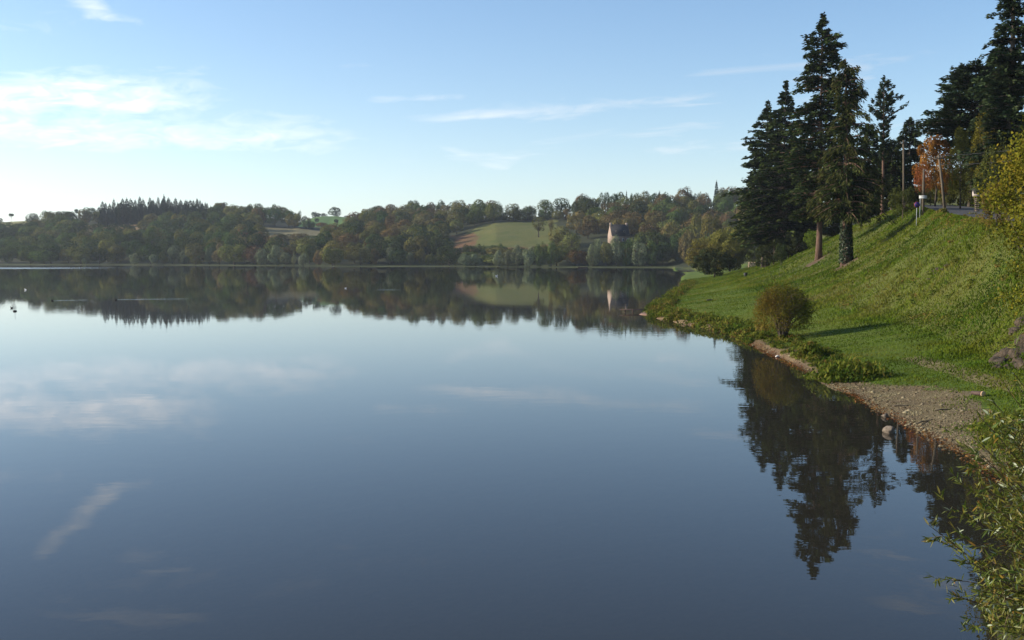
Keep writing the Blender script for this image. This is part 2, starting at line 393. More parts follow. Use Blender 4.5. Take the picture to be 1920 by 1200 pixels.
for k, c0, c1 in ((1, (0.066, 0.086, 0.018), (0.125, 0.115, 0.032)), (2, (0.098, 0.080, 0.028), (0.155, 0.062, 0.030)), (3, (0.14, 0.125, 0.055), (0.19, 0.155, 0.075)),
                  (4, (0.07, 0.135, 0.025), (0.09, 0.16, 0.035)), (5, (0.17, 0.17, 0.055), (0.24, 0.22, 0.09)), (6, (0.20, 0.12, 0.05), (0.27, 0.18, 0.08))):
    cc = np.array(c0) * (1 - n_a) + np.array(c1) * n_a
    colr[fld == k, :3] = cc[fld == k]
bankm = (px_ > 1080) & (Y < 400) & (Y > 4) & (X > ip(SH, Y) - 30)
grass0 = np.array((0.055, 0.092, 0.010)) * (1 - n_b) + np.array((0.095, 0.122, 0.016)) * n_b
colr[bankm, :3] = grass0[bankm]
sl = bankm & (X > xf_) & (X < xc_ + 1)
roughc = np.array((0.045, 0.064, 0.010)) * (1 - n_a) + np.array((0.095, 0.090, 0.022)) * n_a
colr[sl, :3] = roughc[sl]
colr[bankm & (X > xc_ + 9), :3] = (0.05, 0.055, 0.018)
dist_s = X - xs_
strip = bankm & (dist_s < 0.9 + 0.9 * vnoise(X, Y, 2.0, 31)) & (Y < 100)
colr[strip, :3] = (0.155, 0.105, 0.060)
bm_ = in_poly(X + 1.4 * (vnoise(X, Y, 1.0, 32) - .5), Y + 1.8 * (vnoise(X, Y, 1.5, 33) - .5), BEACH)
gravelc = np.array((0.118, 0.092, 0.050)) * (1 - n_a) + np.array((0.158, 0.124, 0.070)) * n_a
colr[bm_, :3] = gravelc[bm_]
wet = bankm & (dist_s < 0.35) & (Y < 75)
colr[wet, :3] = (0.085, 0.05, 0.026)
colr[bankm & (Y < 26), :3] = (0.06, 0.055, 0.025)
worn = bankm & (np.abs(X - (17.6 + 0.06 * (Y - 40))) < 0.5) & (Y > 34) & (Y < 48)
colr[worn, :3] = (0.15, 0.12, 0.06)
TRUNKS = [((1535 - 960) / F * 122, 122.0), ((1587 - 960) / F * 101, 101.0)]
for tx, ty in TRUNKS:
    soil = bankm & (np.hypot(X - tx + .5, (Y - ty + 1.0) * .7) < 1.0 + .9 * vnoise(X, Y, .9, 71))
    colr[soil, :3] = (0.085, 0.058, 0.034)
bed = Z < -0.25
colr[bed, :3] = (0.085, 0.060, 0.024)

m_gr, g, out = material('ground_cover')
at = g.new('ShaderNodeAttribute', attribute_name='Col'); geo = g.new('ShaderNodeNewGeometry')
nf = g.noise(geo.outputs['Position'], 5.0, 6, 0.7); nm = g.noise(geo.outputs['Position'], 0.9, 4, 0.6)
val = g.math('MULTIPLY', g.remap(nf, 0.25, 0.75, 0.62, 1.38), g.remap(nm, 0.3, 0.7, 0.8, 1.2))
hs = g.new('ShaderNodeHueSaturation'); g.l.new(at.outputs['Color'], hs.inputs['Color']); g.l.new(val, hs.inputs['Value'])
g.l.new(g.math('ADD', g.remap(nm, 0.3, 0.7, -0.012, 0.012), 0.5), hs.inputs['Hue'])
bs = g.new('ShaderNodeBsdfPrincipled'); g.l.new(hs.outputs[0], bs.inputs['Base Color']); bs.inputs['Roughness'].default_value = 0.95; bs.inputs['Specular IOR Level'].default_value = 0.15
bp = g.new('ShaderNodeBump'); bp.inputs['Distance'].default_value = 0.06; bp.inputs['Strength'].default_value = 0.8; g.l.new(nf, bp.inputs['Height']); g.l.new(bp.outputs[0], bs.inputs['Normal'])
g.l.new(bs.outputs[0], out.inputs[0])
VT = np.stack([X, Y, Z], -1).reshape(-1, 3)
o = obj('ground', mesh('ground', VT, Q, m_gr, True, {'Col': colr.reshape(-1, 4)}))
tag(o, 'grassy bank, lake bed and wooded hillsides around the lake', 'ground', kind='structure')

# ------------------------------------------------------------------ lake
m_w, g, out = material('lake_water')
geo = g.new('ShaderNodeNewGeometry')
sep = g.new('ShaderNodeSeparateXYZ'); g.l.new(geo.outputs['Position'], sep.inputs[0])
mp = g.new('ShaderNodeMapping'); g.l.new(geo.outputs['Position'], mp.inputs[0]); mp.inputs['Scale'].default_value = (0.8, 1.6, 1)
r1 = g.noise(mp.outputs[0], 1.1, 3, 0.5, 0.3)
mp2 = g.new('ShaderNodeMapping'); g.l.new(geo.outputs['Position'], mp2.inputs[0]); mp2.inputs['Scale'].default_value = (0.10, 0.22, 1)
r2 = g.noise(mp2.outputs[0], 1.0, 2, 0.5)
calm = g.remap(g.noise(mp2.outputs[0], 0.12, 3, 0.5), 0.40, 0.66, 0.5, 1.5)
# breeze on the far left reach of the lake
breeze = g.math('MULTIPLY', g.math('MULTIPLY', g.remap(sep.outputs[0], -118, -185, smooth=True), g.remap(sep.outputs[1], 385, 402, smooth=True)), g.remap(sep.outputs[1], 462, 436, smooth=True))
for xa, xb, ya, sl_ in ((-52, -48.8, 121.5, .75), (-46, -38.0, 124.5, .30), (-20, -15.9, 159, .05)):
    ln = g.math('ABSOLUTE', g.math('SUBTRACT', sep.outputs[1], g.math('MULTIPLY_ADD', g.math('SUBTRACT', sep.outputs[0], xa), sl_, ya)))
    wk = g.math('MULTIPLY', g.remap(ln, .18, .5, 1, 0, True), g.math('MULTIPLY', g.remap(sep.outputs[0], xa - .3, xa + .3), g.remap(sep.outputs[0], xb, xb - 2.5, 0, 1)))
    breeze = g.math('MAXIMUM', breeze, wk)
bp = g.new('ShaderNodeBump'); bp.inputs['Strength'].default_value = 1.0
hgt = g.math('MULTIPLY', g.math('MULTIPLY', r1, calm), g.math('MULTIPLY_ADD', breeze, 30.0, 1.0))
g.l.new(g.math('ADD', hgt, g.math('MULTIPLY', r2, 1.2)), bp.inputs['Height']); bp.inputs['Distance'].default_value = 0.0017
fr = g.new('ShaderNodeFresnel'); fr.inputs[0].default_value = 1.333
gl = g.new('ShaderNodeBsdfGlossy'); gl.distribution = 'GGX'; g.l.new(bp.outputs[0], gl.inputs['Normal'])
g.l.new(g.math('MULTIPLY_ADD', breeze, 0.12, 0.004), gl.inputs['Roughness']); gl.inputs[0].default_value = (0.97, 0.97, 0.98, 1)
df = g.new('ShaderNodeBsdfDiffuse'); df.inputs[0].default_value = (0.034, 0.031, 0.023, 1)
tr = g.new('ShaderNodeBsdfTransparent'); tr.inputs[0].default_value = (0.62, 0.56, 0.38, 1)
mb = g.new('ShaderNodeMixShader'); mb.inputs[0].default_value = 0.35; g.l.new(df.outputs[0], mb.inputs[1]); g.l.new(tr.outputs[0], mb.inputs[2])
mx = g.new('ShaderNodeMixShader'); g.l.new(fr.outputs[0], mx.inputs[0]); g.l.new(mb.outputs[0], mx.inputs[1]); g.l.new(gl.outputs[0], mx.inputs[2])
g.l.new(mx.outputs[0], out.inputs[0])
o = obj('lake', mesh('lake', [(-1400, -250, 0), (140, -250, 0), (140, 700, 0), (-1400, 700, 0)], [[(0, 1, 2, 3)]], m_w))
tag(o, 'calm lake mirroring the sky, hills and trees', 'lake', kind='structure')


# ------------------------------------------------------------------ tree prototypes (unit height, unit width)
def blob_crown(seed, lobes=18, z0=0.16, n=2600, size=0.05, rmin=.15, rmax=.27, round_=1.0, sparse=0.0, flat=1.0):
    """crown of many leaf faces on the skins of lobes inside an egg-shaped envelope"""
    r = np.random.default_rng(seed)
    cs, rs = [], []
    zc, hz = (z0 + 1) / 2, (1 - z0) / 2
    for i in range(lobes):
        v = unit(r.normal(size=3)); rr = r.uniform(rmin, rmax)
        q = r.uniform(.45, 1.0) ** .6
        c = np.array([v[0] * (.5 - rr * .8) * q, v[1] * (.5 - rr * .8) * q, zc + v[2] * (hz - rr * .72) * q])
        if c[2] < zc: c[:2] *= (0.75 + 0.25 * round_)
        cs.append(c); rs.append(rr)
    cs = np.array(cs); rs = np.array(rs)
    k = r.integers(0, lobes, n * 2); v = unit(r.normal(size=(n * 2, 3)))
    pts = cs[k] + v * (rs[k] * r.uniform(.78, 1.06, n * 2))[:, None] * np.array([1, 1, flat])
    dd = np.linalg.norm(pts[:, None] - cs[None], axis=2) / rs[None]
    dd[np.arange(len(pts)), k] = 9
    keep = (dd.min(1) > 0.72) & (pts[:, 2] > z0 * .6)
    pts, v, k = pts[keep][:n], v[keep][:n], k[keep][:n]
    if sparse: s_ = r.random(len(pts)) > sparse; pts, v, k = pts[s_], v[s_], k[s_]
    N = unit(v + r.normal(size=v.shape) * .30); D = unit(np.cross(N, r.normal(size=v.shape)))
    L = size * r.uniform(.7, 1.5, len(pts))
    V, Q = cards(pts, D, N, L, L * r.uniform(.55, .9, len(pts)))
    tint = np.clip(r.random(lobes)[k] * .62 + r.random(len(pts)) * .38, 0, 1)
    return V, Q, np.repeat(tint, 4), cs
def limb_trunk(seed, cs, r0=0.028, top=.75, zb=0.0):
    r = np.random.default_rng(seed); mb = MB()
    zz = np.linspace(zb - 0.02, top, 7); off = np.cumsum(r.normal(size=(7, 2)) * .010, axis=0)
    pts = np.column_stack([off, zz]); mb.tube(pts, r0 * np.linspace(1.15, .3, 7), 7)
    for c in cs[:9]:
        i = r.integers(2, 5); a = pts[i]; b = np.array(c); m_ = (a + b) / 2 + np.array([0, 0, -.02])
        mb.tube([a, m_, b], [r0 * .45, r0 * .3, r0 * .12], 5)
    return mb
PRO = {}
def proto(kind, i):
    if (kind, i) in PRO: return PRO[kind, i]
    s = 100 + 17 * i + sum(map(ord, kind))
    if kind == 'round':      # oak / beech
        V, Q, t, cs = blob_crown(s, 13, .05, 2600, .046, .19, .31, round_=1.6); tr = limb_trunk(s, cs)
    elif kind == 'tall':
        V, Q, t, cs = blob_crown(s, 14, .04, 2600, .044, .15, .25, round_=1.5); tr = limb_trunk(s, cs, .022)
    elif kind == 'bush':     # willow bush, leafy to the ground
        V, Q, t, cs = blob_crown(s, 15, .0, 3000, .044, .18, .29, 2.2); tr = limb_trunk(s, cs, .03, .6)
    elif kind == 'open':     # thin crown, limbs show
        V, Q, t, cs = blob_crown(s, 20, .26, 1500, .040, .09, .17, sparse=.25); tr = limb_trunk(s, cs, .034, .85)
        for c in cs[9:]: tr.tube([(0, 0, .3), (c[0] * .5, c[1] * .5, (c[2] + .3) / 2), c], [.014, .009, .004], 5)
    elif kind == 'umbrella':
        V, Q, t, cs = blob_crown(s, 12, .52, 1100, .06, .13, .22, flat=.7); tr = limb_trunk(s, cs, .022, .85)
    elif kind == 'spire':
        r = np.random.default_rng(s); n = 1700
        z = 1 - r.random(n) ** .62 * .93
        lay = np.round(z * 15) / 15 + r.normal(size=n) * .012
        rad = np.clip((1 - lay), 0, 1) ** .72 * .5 * r.uniform(.4, 1.05, n) + .012; a = r.random(n) * 6.283
        C = np.column_stack([np.cos(a) * rad, np.sin(a) * rad, lay - rad * .22]); o_ = np.column_stack([np.cos(a), np.sin(a), np.full(n, -.35)])
        N = unit(np.array([0, 0, 1.]) + o_ * .6 + r.normal(size=(n, 3)) * .4)
        L = .10 * r.uniform(.6, 1.4, n) * (1.15 - .4 * z); V, Q = cards(C, o_ + r.normal(size=(n, 3)) * .25, N, L * np.array(1.0), L * .55)
        t = np.repeat(r.random(n), 4); tr = MB(); tr.tube([(0, 0, -.02), (0, 0, .5), (0, 0, .99)], [.022, .014, .003], 6)
    crown = mesh('crown_' + kind, V, Q, M_FOL, False, {'tint': t}); trunk = tr.build('trunk_' + kind, M_BARK, True)
    PRO[kind, i] = (crown, trunk); return PRO[kind, i]
NPRO = {'round': 6, 'tall': 4, 'bush': 5, 'open': 3, 'umbrella': 2, 'spire': 4}
KIND_NAME = {'round': 'broadleaf_tree', 'tall': 'broadleaf_tree', 'bush': 'willow_bush', 'open': 'open_crowned_tree', 'umbrella': 'umbrella_pine', 'spire': 'conifer_tree'}
tcount = [0]
FARLIST = []
def plant(kind, x, y, z, h, wid, color, label, group=None, name=None, cat='tree', var=None):
    tcount[0] += 1
    i = tcount[0] % NPRO[kind] if var is None else var
    c, t = proto(kind, i)
    e = thing(name or ('autumn_tree' if kind in ('round', 'tall') and color[0] > color[1] * 1.05 else KIND_NAME[kind]), label, cat, (x, y, z), group)
    e.rotation_euler = (0, 0, random.uniform(0, 6.28)); e.scale = (wid, wid, h)
    obj('crown', c, e, color=color); obj('trunk', t, e)
    return e
C_DARK, C_GREEN, C_OLIVE, C_BROWN, C_RUST, C_YEL, C_WIL, C_CON = (0.048, 0.068, 0.022), (0.078, 0.105, 0.030), (0.125, 0.122, 0.036), (0.130, 0.095, 0.040), (0.19, 0.080, 0.036), (0.23, 0.185, 0.04), (0.135, 0.155, 0.082), (0.022, 0.036, 0.018)
def jit(c, a=.15): return tuple(np.clip(np.array(c) * (1 + random.uniform(-a, a)) * (1 + np.random.default_rng(random.randrange(1 << 30)).uniform(-a * .5, a * .5, 3)), .004, .9))
def by_pixel(kind, px, ytop, wpx, d, color, label, group=None, base=None, **kw):
    """a tree rooted on the ground at column px and distance d whose top reaches row ytop"""
    b = P(px, 478, d); gz = max(g1(b[0], d), 0.05); top = P(px, ytop, d)[2]
    h = max(top - gz, 1.5)
    FARLIST.append((px, ytop, wpx, d))
    return plant(kind, b[0], d, gz, h, wpx * d / F, jit(color, .10), label, group, **kw)

# ---- skyline trees
for i, (px, y) in enumerate([(195, 378), (202, 376), (208, 378), (216, 374), (224, 377), (232, 374), (240, 370), (248, 372), (256, 374), (264, 368), (272, 373), (281, 369), (290, 370), (299, 368), (307, 371), (311, 366),
                             (320, 369), (331, 367), (341, 374), (351, 371), (358, 377), (364, 374), (372, 373), (382, 377), (396, 383), (436, 385), (446, 385), (186, 387), (228, 379), (288, 374), (324, 373), (268, 377)]):
    by_pixel('spire', px + random.uniform(-2, 2), y - 1 + random.choice([-1, 0, 1, 2, 5, 6]), random.uniform(17, 30), random.uniform(796, 822), C_CON, 'dark conifer in the plantation along the top of the left hill', 'conifers on the left hilltop')
for k in range(46):          # rows below the crest of the plantation
    px = 190 + k * 4.6 + random.uniform(-3, 3); d = random.choice([748, 762, 778, 788])
    b = P(px, 478, d); gz = g1(b[0], d); h = random.uniform(11, 14)
    plant('spire', b[0], d, gz, h, random.uniform(5.5, 7.5), jit(C_CON), 'dark conifer in the lower rows of the left hill plantation', 'conifers below the left hilltop')
by_pixel('umbrella', 23, 399.5, 10, 858, C_DARK, 'lone umbrella-shaped pine standing on the skyline field at far left', cat='tree')
by_pixel('bush', 51, 411.5, 4, 856, C_DARK, 'tiny dark bush on the skyline beside the lone pine', cat='bush', name='hedge_bush')
by_pixel('bush', 67, 410, 10, 856, C_DARK, 'low rounded bush on the skyline right of the lone pine', cat='bush', name='hedge_bush')
by_pixel('round', 0, 408, 14, 850, C_DARK, 'dark tree cut by the left edge of the view on the skyline', cat='tree')
SKY1 = [(88, 411, 14, 'round'), (103, 400, 7, 'spire'), (113, 404, 14, 'round'), (126, 396, 18, 'round'), (135, 396, 16, 'round'), (145, 391, 9, 'umbrella'), (151, 393, 6, 'spire'), (160, 393, 6, 'spire'), (170, 397, 16, 'round'), (181, 396, 16, 'round'), (178, 394, 6, 'spire')]
for px, y, wd, kd in SKY1: by_pixel(kd, px, y, wd, 838, C_DARK, 'dark tree on the sloping skyline left of the conifer plantation', 'trees on the left skyline')
by_pixel('umbrella', 416, 379, 17, 800, C_DARK, 'tall round-headed pine standing out above the left hill skyline')
for px, y, wd, kd in [(408, 386, 15, 'round'), (426, 386, 15, 'round'), (440, 387, 14, 'round'), (455, 386, 14, 'round'), (463, 385, 12, 'tall'), (470, 383, 14, 'round'), (483, 385, 14, 'round'), (493, 387, 15, 'round'), (502, 386, 13, 'round'), (508, 388, 14, 'round'), (516, 382, 13, 'round'),
                      (526, 389, 15, 'round'), (535, 392, 14, 'round'), (544, 394, 14, 'round'), (551, 399, 13, 'round'), (563, 393, 8, 'open'), (557, 401, 12, 'round'), (572, 405, 12, 'round'), (580, 408, 10, 'round')]:
    by_pixel(kd, px, y, wd, random.uniform(785, 800), random.choice([C_DARK, C_DARK, C_GREEN, C_OLIVE]), 'tree in the wood on the skyline between the plantation and green field', 'skyline trees right of the plantation')
for px, y, wd in [(590, 397, 14), (598, 398, 13), (608, 399, 14)]: by_pixel('tall', px, y, wd, 925, C_DARK, 'pale hazy tree behind the left end of the green field', 'trees behind the green field')
by_pixel('bush', 630, 388, 27, 920, C_DARK, 'big dome-shaped tree on the skyline above the green field', name='broadleaf_tree')
by_pixel('round', 651, 404, 10, 920, C_DARK, 'small tree at the right end of the green field skyline')
by_pixel('tall', 632, 410, 11, 790, C_CON, 'dark slender tree standing alone in the green field')
by_pixel('round', 595, 408, 9, 800, C_CON, 'small dark tree at the left edge of the green field')
by_pixel('round', 604, 416, 20, 735, C_RUST, 'orange-brown autumn tree at the foot of the green field')
for px, y, wd in [(672, 401, 24), (690, 404, 22)]: by_pixel('round', px, y, wd, 745, C_BROWN, 'dark brownish tree right of the green field', 'trees right of the green field')
for px, y, wd, kd, c in [(712, 390, 30, 'round', C_BROWN), (735, 387, 26, 'round', C_BROWN), (757, 389, 26, 'round', C_OLIVE), (772, 390, 22, 'round', C_GREEN), (788, 389, 24, 'round', C_BROWN), (800, 384, 22, 'round', C_DARK), (808, 380, 22, 'round', C_BROWN), (827, 375, 20, 'round', C_DARK), (838, 380, 22, 'round', C_BROWN),
                         (866, 383, 26, 'round', C_BROWN), (882, 382, 28, 'round', C_BROWN), (900, 382, 28, 'round', C_DARK), (921, 377, 34, 'round', C_BROWN), (936, 384, 24, 'round', C_BROWN)]:
    by_pixel(kd, px, y, wd, random.uniform(690, 705), c, 'brownish broadleaf tree on the skyline of the middle hill', 'skyline trees on the middle hill')
by_pixel('open', 853, 373, 27, 700, C_DARK, 'spreading pine with open flat branches above the middle hill skyline', name='spreading_pine')
for px, y, wd in [(950, 395, 17), (968, 390, 22), (980, 393, 16), (1016, 394, 18), (1030, 399, 16)]: by_pixel('round', px, y, wd, 642, C_DARK, 'dark tree in the hedge along the top of the sloping meadow', 'hedge trees above the meadow')
by_pixel('open', 993, 382.5, 27, 642, C_DARK, 'round tree with sky showing through its crown above the meadow')
for px, y, wd, kd, c in [(1046, 391, 24, 'round', C_OLIVE), (1062, 391, 22, 'round', C_BROWN), (1080, 376, 22, 'round', C_DARK), (1092, 369, 24, 'round', C_DARK), (1104, 371, 24, 'round', C_DARK), (1117, 366, 22, 'round', C_OLIVE), (1129, 359, 18, 'open', C_DARK), (1138, 360, 16, 'round', C_DARK), (1150, 362, 24, 'round', C_DARK), (1162, 361, 22, 'round', C_GREEN),
                         (1174, 358, 9, 'spire', C_CON), (1186, 359, 14, 'round', C_DARK), (1194, 360, 14, 'tall', C_DARK), (1210, 358, 28, 'round', C_OLIVE), (1225, 361, 24, 'round', C_DARK), (1236, 356, 10, 'tall', C_CON), (1248, 361, 26, 'round', C_DARK), (1264, 361, 26, 'round', C_BROWN),
                         (1299, 360, 24, 'round', C_DARK), (1312, 358, 12, 'tall', C_OLIVE), (1322, 361, 22, 'round', C_BROWN), (1352, 353, 22, 'round', C_BROWN), (1366, 350, 28, 'round', C_BROWN), (1384, 347, 30, 'round', C_BROWN)]:
    by_pixel(kd, px, y, wd, random.uniform(600, 618), c, 'tree on the skyline of the right wooded hill', 'skyline trees on the right hill')
by_pixel('round', 1280, 346, 34, 605, C_BROWN, 'large light brown tree standing out above the right hill skyline')
by_pixel('spire', 1342, 338, 17, 600, C_CON, 'pointed dark conifer standing out on the right hill skyline')

# ---- trees of note on the slopes and along the far shore
for px, y, wd, kd, c, d, lb in [
    (158, 483, 10, 'bush', C_WIL, 562, 'small pale bush on the grassy far shore at left'),
    (252, 474, 21, 'bush', C_WIL, 552, 'rounded grey-green willow bush at the water, left of two alike'),
    (288, 474, 17, 'bush', C_WIL, 548, 'rounded grey-green willow bush at the water, right of two alike'),
    (306, 472, 18, 'bush', C_OLIVE, 552, 'low olive bush between willow bushes on the left shore'),
    (323, 456, 26, 'tall', C_WIL, 552, 'tall loose willow left of the pale yellow shore tree'),
    (345, 464, 24, 'bush', C_WIL, 550, 'broad willow bush below the green wood on the left shore'),
    (366, 468, 20, 'bush', C_GREEN, 552, 'dark green shore bush left of the grey slim willow'),
    (392, 458, 16, 'bush', C_WIL, 540, 'slim grey-green willow touching the pale yellow shore tree'),
    (411, 457, 24, 'bush', (0.20, 0.165, 0.075), 538, 'pale yellow-tan willow standing out on the left far shore'),
    (432, 470, 20, 'bush', C_GREEN, 540, 'low green bush right of the pale yellow shore tree'),
    (458, 462, 26, 'round', C_OLIVE, 540, 'olive tree with russet side near the left shore'),
    (285, 425, 34, 'tall', C_GREEN, 600, 'tall green tree in front of the plantation, left of pair'),
    (300, 424, 30, 'tall', C_OLIVE, 606, 'tall green tree in front of the plantation, right of pair'),
    (340, 431, 34, 'round', C_OLIVE, 590, 'broad olive tree leading the wood below the plantation'),
    (370, 434, 36, 'round', C_OLIVE, 590, 'broad olive tree in the middle of the wood below the plantation'),
    (396, 437, 28, 'round', C_GREEN, 588, 'green tree at the right end of the wood below the plantation'),
    (460, 425, 34, 'round', C_RUST, 610, 'large russet tree on the left slope, highest of the russet trees'),
    (486, 434, 28, 'round', C_RUST, 590, 'russet tree below the left end of the tan field'),
    (502, 443, 26, 'round', C_RUST, 580, 'reddish tree between the russet tree and the lake willows'),
    (440, 430, 22, 'round', C_OLIVE, 606, 'olive tree left of the russet trees on the left slope'),
    (490, 464, 24, 'bush', C_WIL, 517, 'grey-green willow on the shore left of the three big willows'),
    (518, 459, 28, 'bush', C_WIL, 514, 'largest of the grey-green willows on the shore below the tan field'),
    (536, 470, 24, 'bush', C_WIL, 512, 'grey-green willow right of the largest willow on shore'),
    (551, 474, 9, 'bush', (0.15, 0.16, 0.075), 503, 'narrow pale green bush on the shore, left of two'),
    (568, 472, 18, 'bush', (0.14, 0.15, 0.08), 500, 'pale green conical willow on the shore right of narrow bush'),
    (580, 457, 22, 'round', C_GREEN, 515, 'rounded green tree behind the pale conical willow'),
    (597, 469, 20, 'bush', C_BROWN, 505, 'reddish brown bush left of the big olive shore tree'),
    (623, 461, 40, 'round', (0.095, 0.105, 0.03), 488, 'big rounded olive tree overhanging the water at centre left'),
    (555, 449, 24, 'round', C_DARK, 560, 'dark round tree below the tan field'),
    (703, 463, 20, 'tall', C_BROWN, 500, 'slender brownish tree on the shore right of the big olive tree'),
    (730, 462, 18, 'tall', C_WIL, 500, 'pale leaning willow on the shore below the middle wood'),
    (746, 468, 20, 'bush', C_GREEN, 500, 'green bush beside the pale leaning willow'),
    (769, 470, 16, 'bush', C_WIL, 496, 'small rounded willow on the shore left of the hedge'),
    (789, 463, 20, 'tall', C_OLIVE, 497, 'two-toned shore tree at the left end of the hedge'),
    (872, 473, 24, 'bush', (0.135, 0.15, 0.08), 480, 'pale willow bush at the water below the meadow, left half of pair'),
    (891, 474, 30, 'bush', C_WIL, 481, 'broad willow bush at the water below the meadow, right half of pair'),
    (935, 469, 24, 'bush', C_WIL, 466, 'grey willow bush at the left end of the lakeside willow clump'),
    (952, 465, 22, 'bush', C_WIL, 464, 'second willow from the left in the lakeside clump'),
    (970, 461, 26, 'bush', C_WIL, 463, 'third willow from the left in the lakeside clump'),
    (992, 459, 28, 'bush', C_WIL, 461, 'willow in the middle of the lakeside clump below the meadow'),
    (1014, 454, 30, 'bush', C_GREEN, 460, 'tall dark willow near the right end of the lakeside clump'),
    (1034, 452, 30, 'bush', C_GREEN, 459, 'dark green willow closing the lakeside clump at right'),
    (1083, 465, 47, 'bush', (0.125, 0.080, 0.028), 458, 'wide orange-brown bush at the water left of the house'),
    (1055, 456, 24, 'round', C_BROWN, 485, 'brown bushy tree behind the orange-brown shore bush, left side'),
    (1075, 452, 26, 'round', C_BROWN, 488, 'brown bushy tree behind the orange-brown shore bush, right side'),
    (1112, 455, 24, 'bush', C_WIL, 452, 'grey-green willow left of and below the house'),
    (1121, 446, 18, 'tall', C_WIL, 456, 'upright grey-green willow just left of the house gable'),
    (1137, 448, 24, 'bush', C_OLIVE, 452, 'tan-green willow directly below the house gable'),
    (1156, 443, 28, 'bush', C_WIL, 452, 'grey-green willow below the house roof'),
    (1176, 442, 28, 'bush', C_GREEN, 452, 'green willow below the right end of the house'),
    (1198, 452, 34, 'bush', C_WIL, 449, 'large grey-green willow at the water right of the house'),
    (1222, 450, 30, 'bush', C_GREEN, 449, 'dark willow at the water, left of the last two'),
    (1244, 447, 34, 'bush', C_DARK, 450, 'dark willow at the right end of the far shore row'),
    (1290, 427, 36, 'tall', C_BROWN, 440, 'tall reddish brown tree on the shore at the lake corner'),
    (1268, 452, 28, 'bush', C_DARK, 452, 'very dark bush in the lake corner beside the brown tree'),
    (1205, 416, 22, 'tall', C_YEL, 510, 'bright yellow tree beside the right end of the house'),
    (1222, 420, 28, 'round', C_OLIVE, 512, 'olive tree right of the bright yellow tree'),
    (1250, 426, 30, 'round', C_BROWN, 500, 'brown tree above the dark shore willows'),
    (1335, 392, 44, 'round', (0.115, 0.10, 0.022), 440, 'large olive-yellow tree left of the tall conifers'),
    (1305, 398, 36, 'round', C_OLIVE, 452, 'olive tree left of the large olive-yellow tree'),
    (1105, 413, 30, 'round', (0.14, 0.10, 0.04), 535, 'golden brown tree left of the house'),
    (1010, 404, 34, 'open', C_OLIVE, 545, 'thin spreading tree with a dark trunk in the meadow'),
    (1016, 470, 12, 'bush', C_GREEN, 480, 'low bush behind the lakeside clump'),
    (1033, 405, 14, 'open', C_BROWN, 540, 'thin upright tree right of the spreading meadow tree'),
    (856, 407, 28, 'round', C_OLIVE, 600, 'rounded olive tree at the upper left corner of the meadow'),
    (832, 418, 24, 'round', C_OLIVE, 575, 'rounded tree below the olive tree at the meadow corner'),
    (812, 420, 26, 'round', C_OLIVE, 560, 'tall sunlit tree left of the bracken slope'),
    (818, 432, 32, 'round', C_GREEN, 535, 'grey-green tree at the foot of the bracken slope'),
    (840, 448, 30, 'round', C_DARK, 520, 'dark tree at the lower left corner of the meadow'),
    (890, 410, 18, 'round', C_GREEN, 632, 'small pale-edged tree on the upper edge of the meadow, leftmost'),
    (907, 406, 20, 'round', C_OLIVE, 634, 'brownish round tree on the upper edge of the meadow'),
    (930, 396, 28, 'round', C_GREEN, 640, 'taller green tree on the upper edge of the meadow'),
    (757, 432, 36, 'round', (0.115, 0.085, 0.025), 560, 'dark tree with an orange-yellow top in the middle wood'),
    (705, 418, 32, 'round', C_OLIVE, 590, 'sunlit olive tree in the middle wood'),
    (678, 436, 36, 'round', C_BROWN, 560, 'brown-green tree on the left flank of the middle wood'),
    (667, 450, 32, 'round', C_OLIVE, 530, 'lower olive tree on the left flank of the middle wood'),
    (700, 444, 34, 'round', C_RUST, 535, 'tree with a reddish crown low in the middle wood')]:
    by_pixel(kd, px, y, wd, d, c, lb, cat='bush' if kd == 'bush' else 'tree', name='willow_bush' if kd == 'bush' else None)
for k, px in enumerate(np.arange(802, 858, 7.5)):
    by_pixel('bush', px, 475 + (k % 3) * .7, 11, 494, C_OLIVE, 'clipped bush in the low hedge behind the far shore grass', 'hedge behind the far shore', cat='bush', name='hedge_bush')
for k, px in enumerate(np.arange(874, 948, 8.0)):
    by_pixel('bush', px, 457 + (k * 7 % 4), 14, 506, C_GREEN, 'dark bush in the thicket along the foot of the meadow', 'thicket below the meadow', cat='bush', name='thicket_bush')
for k, px in enumerate((908, 917, 926)):
    by_pixel('bush', px, 479, 11, 484, C_DARK, 'low dark bush between the two willow clumps below the meadow', 'low bushes below the meadow', cat='bush', name='thicket_bush')

# ---- woods on the far slopes: every crown the photo can show is a tree
hor = np.full(2200, 495.0)
for (px, yt, wp, d) in FARLIST: pass
cand = []
rw = np.random.default_rng(11)
d = 452.0
rows = []
while d < 800:
    rows.append(d); d += rw.uniform(10, 14)
named = np.array(FARLIST)
def region(px):
    if px < 190: return 'left', [C_DARK, C_DARK, C_GREEN, C_OLIVE], 'the dense wood on the far left shore', ''
    if px < 470: return 'left2', [C_DARK, C_GREEN, C_OLIVE, C_DARK], 'the wood below the conifer plantation', ''
    if px < 660: return 'gap', [C_DARK, C_OLIVE, C_BROWN, C_GREEN], 'the copse around the tan field', ''
    if px < 850: return 'mid', [C_DARK, C_BROWN, C_DARK, C_OLIVE], 'the dense wood on the middle hill', ''
    if px < 1062: return 'meadow', [C_DARK, C_GREEN, C_OLIVE], 'the wood around the sloping meadow', ''
    return 'right', [C_DARK, C_BROWN, C_OLIVE, C_GREEN, C_BROWN], 'the wood on the right hill around the house', ''
hidden = 0
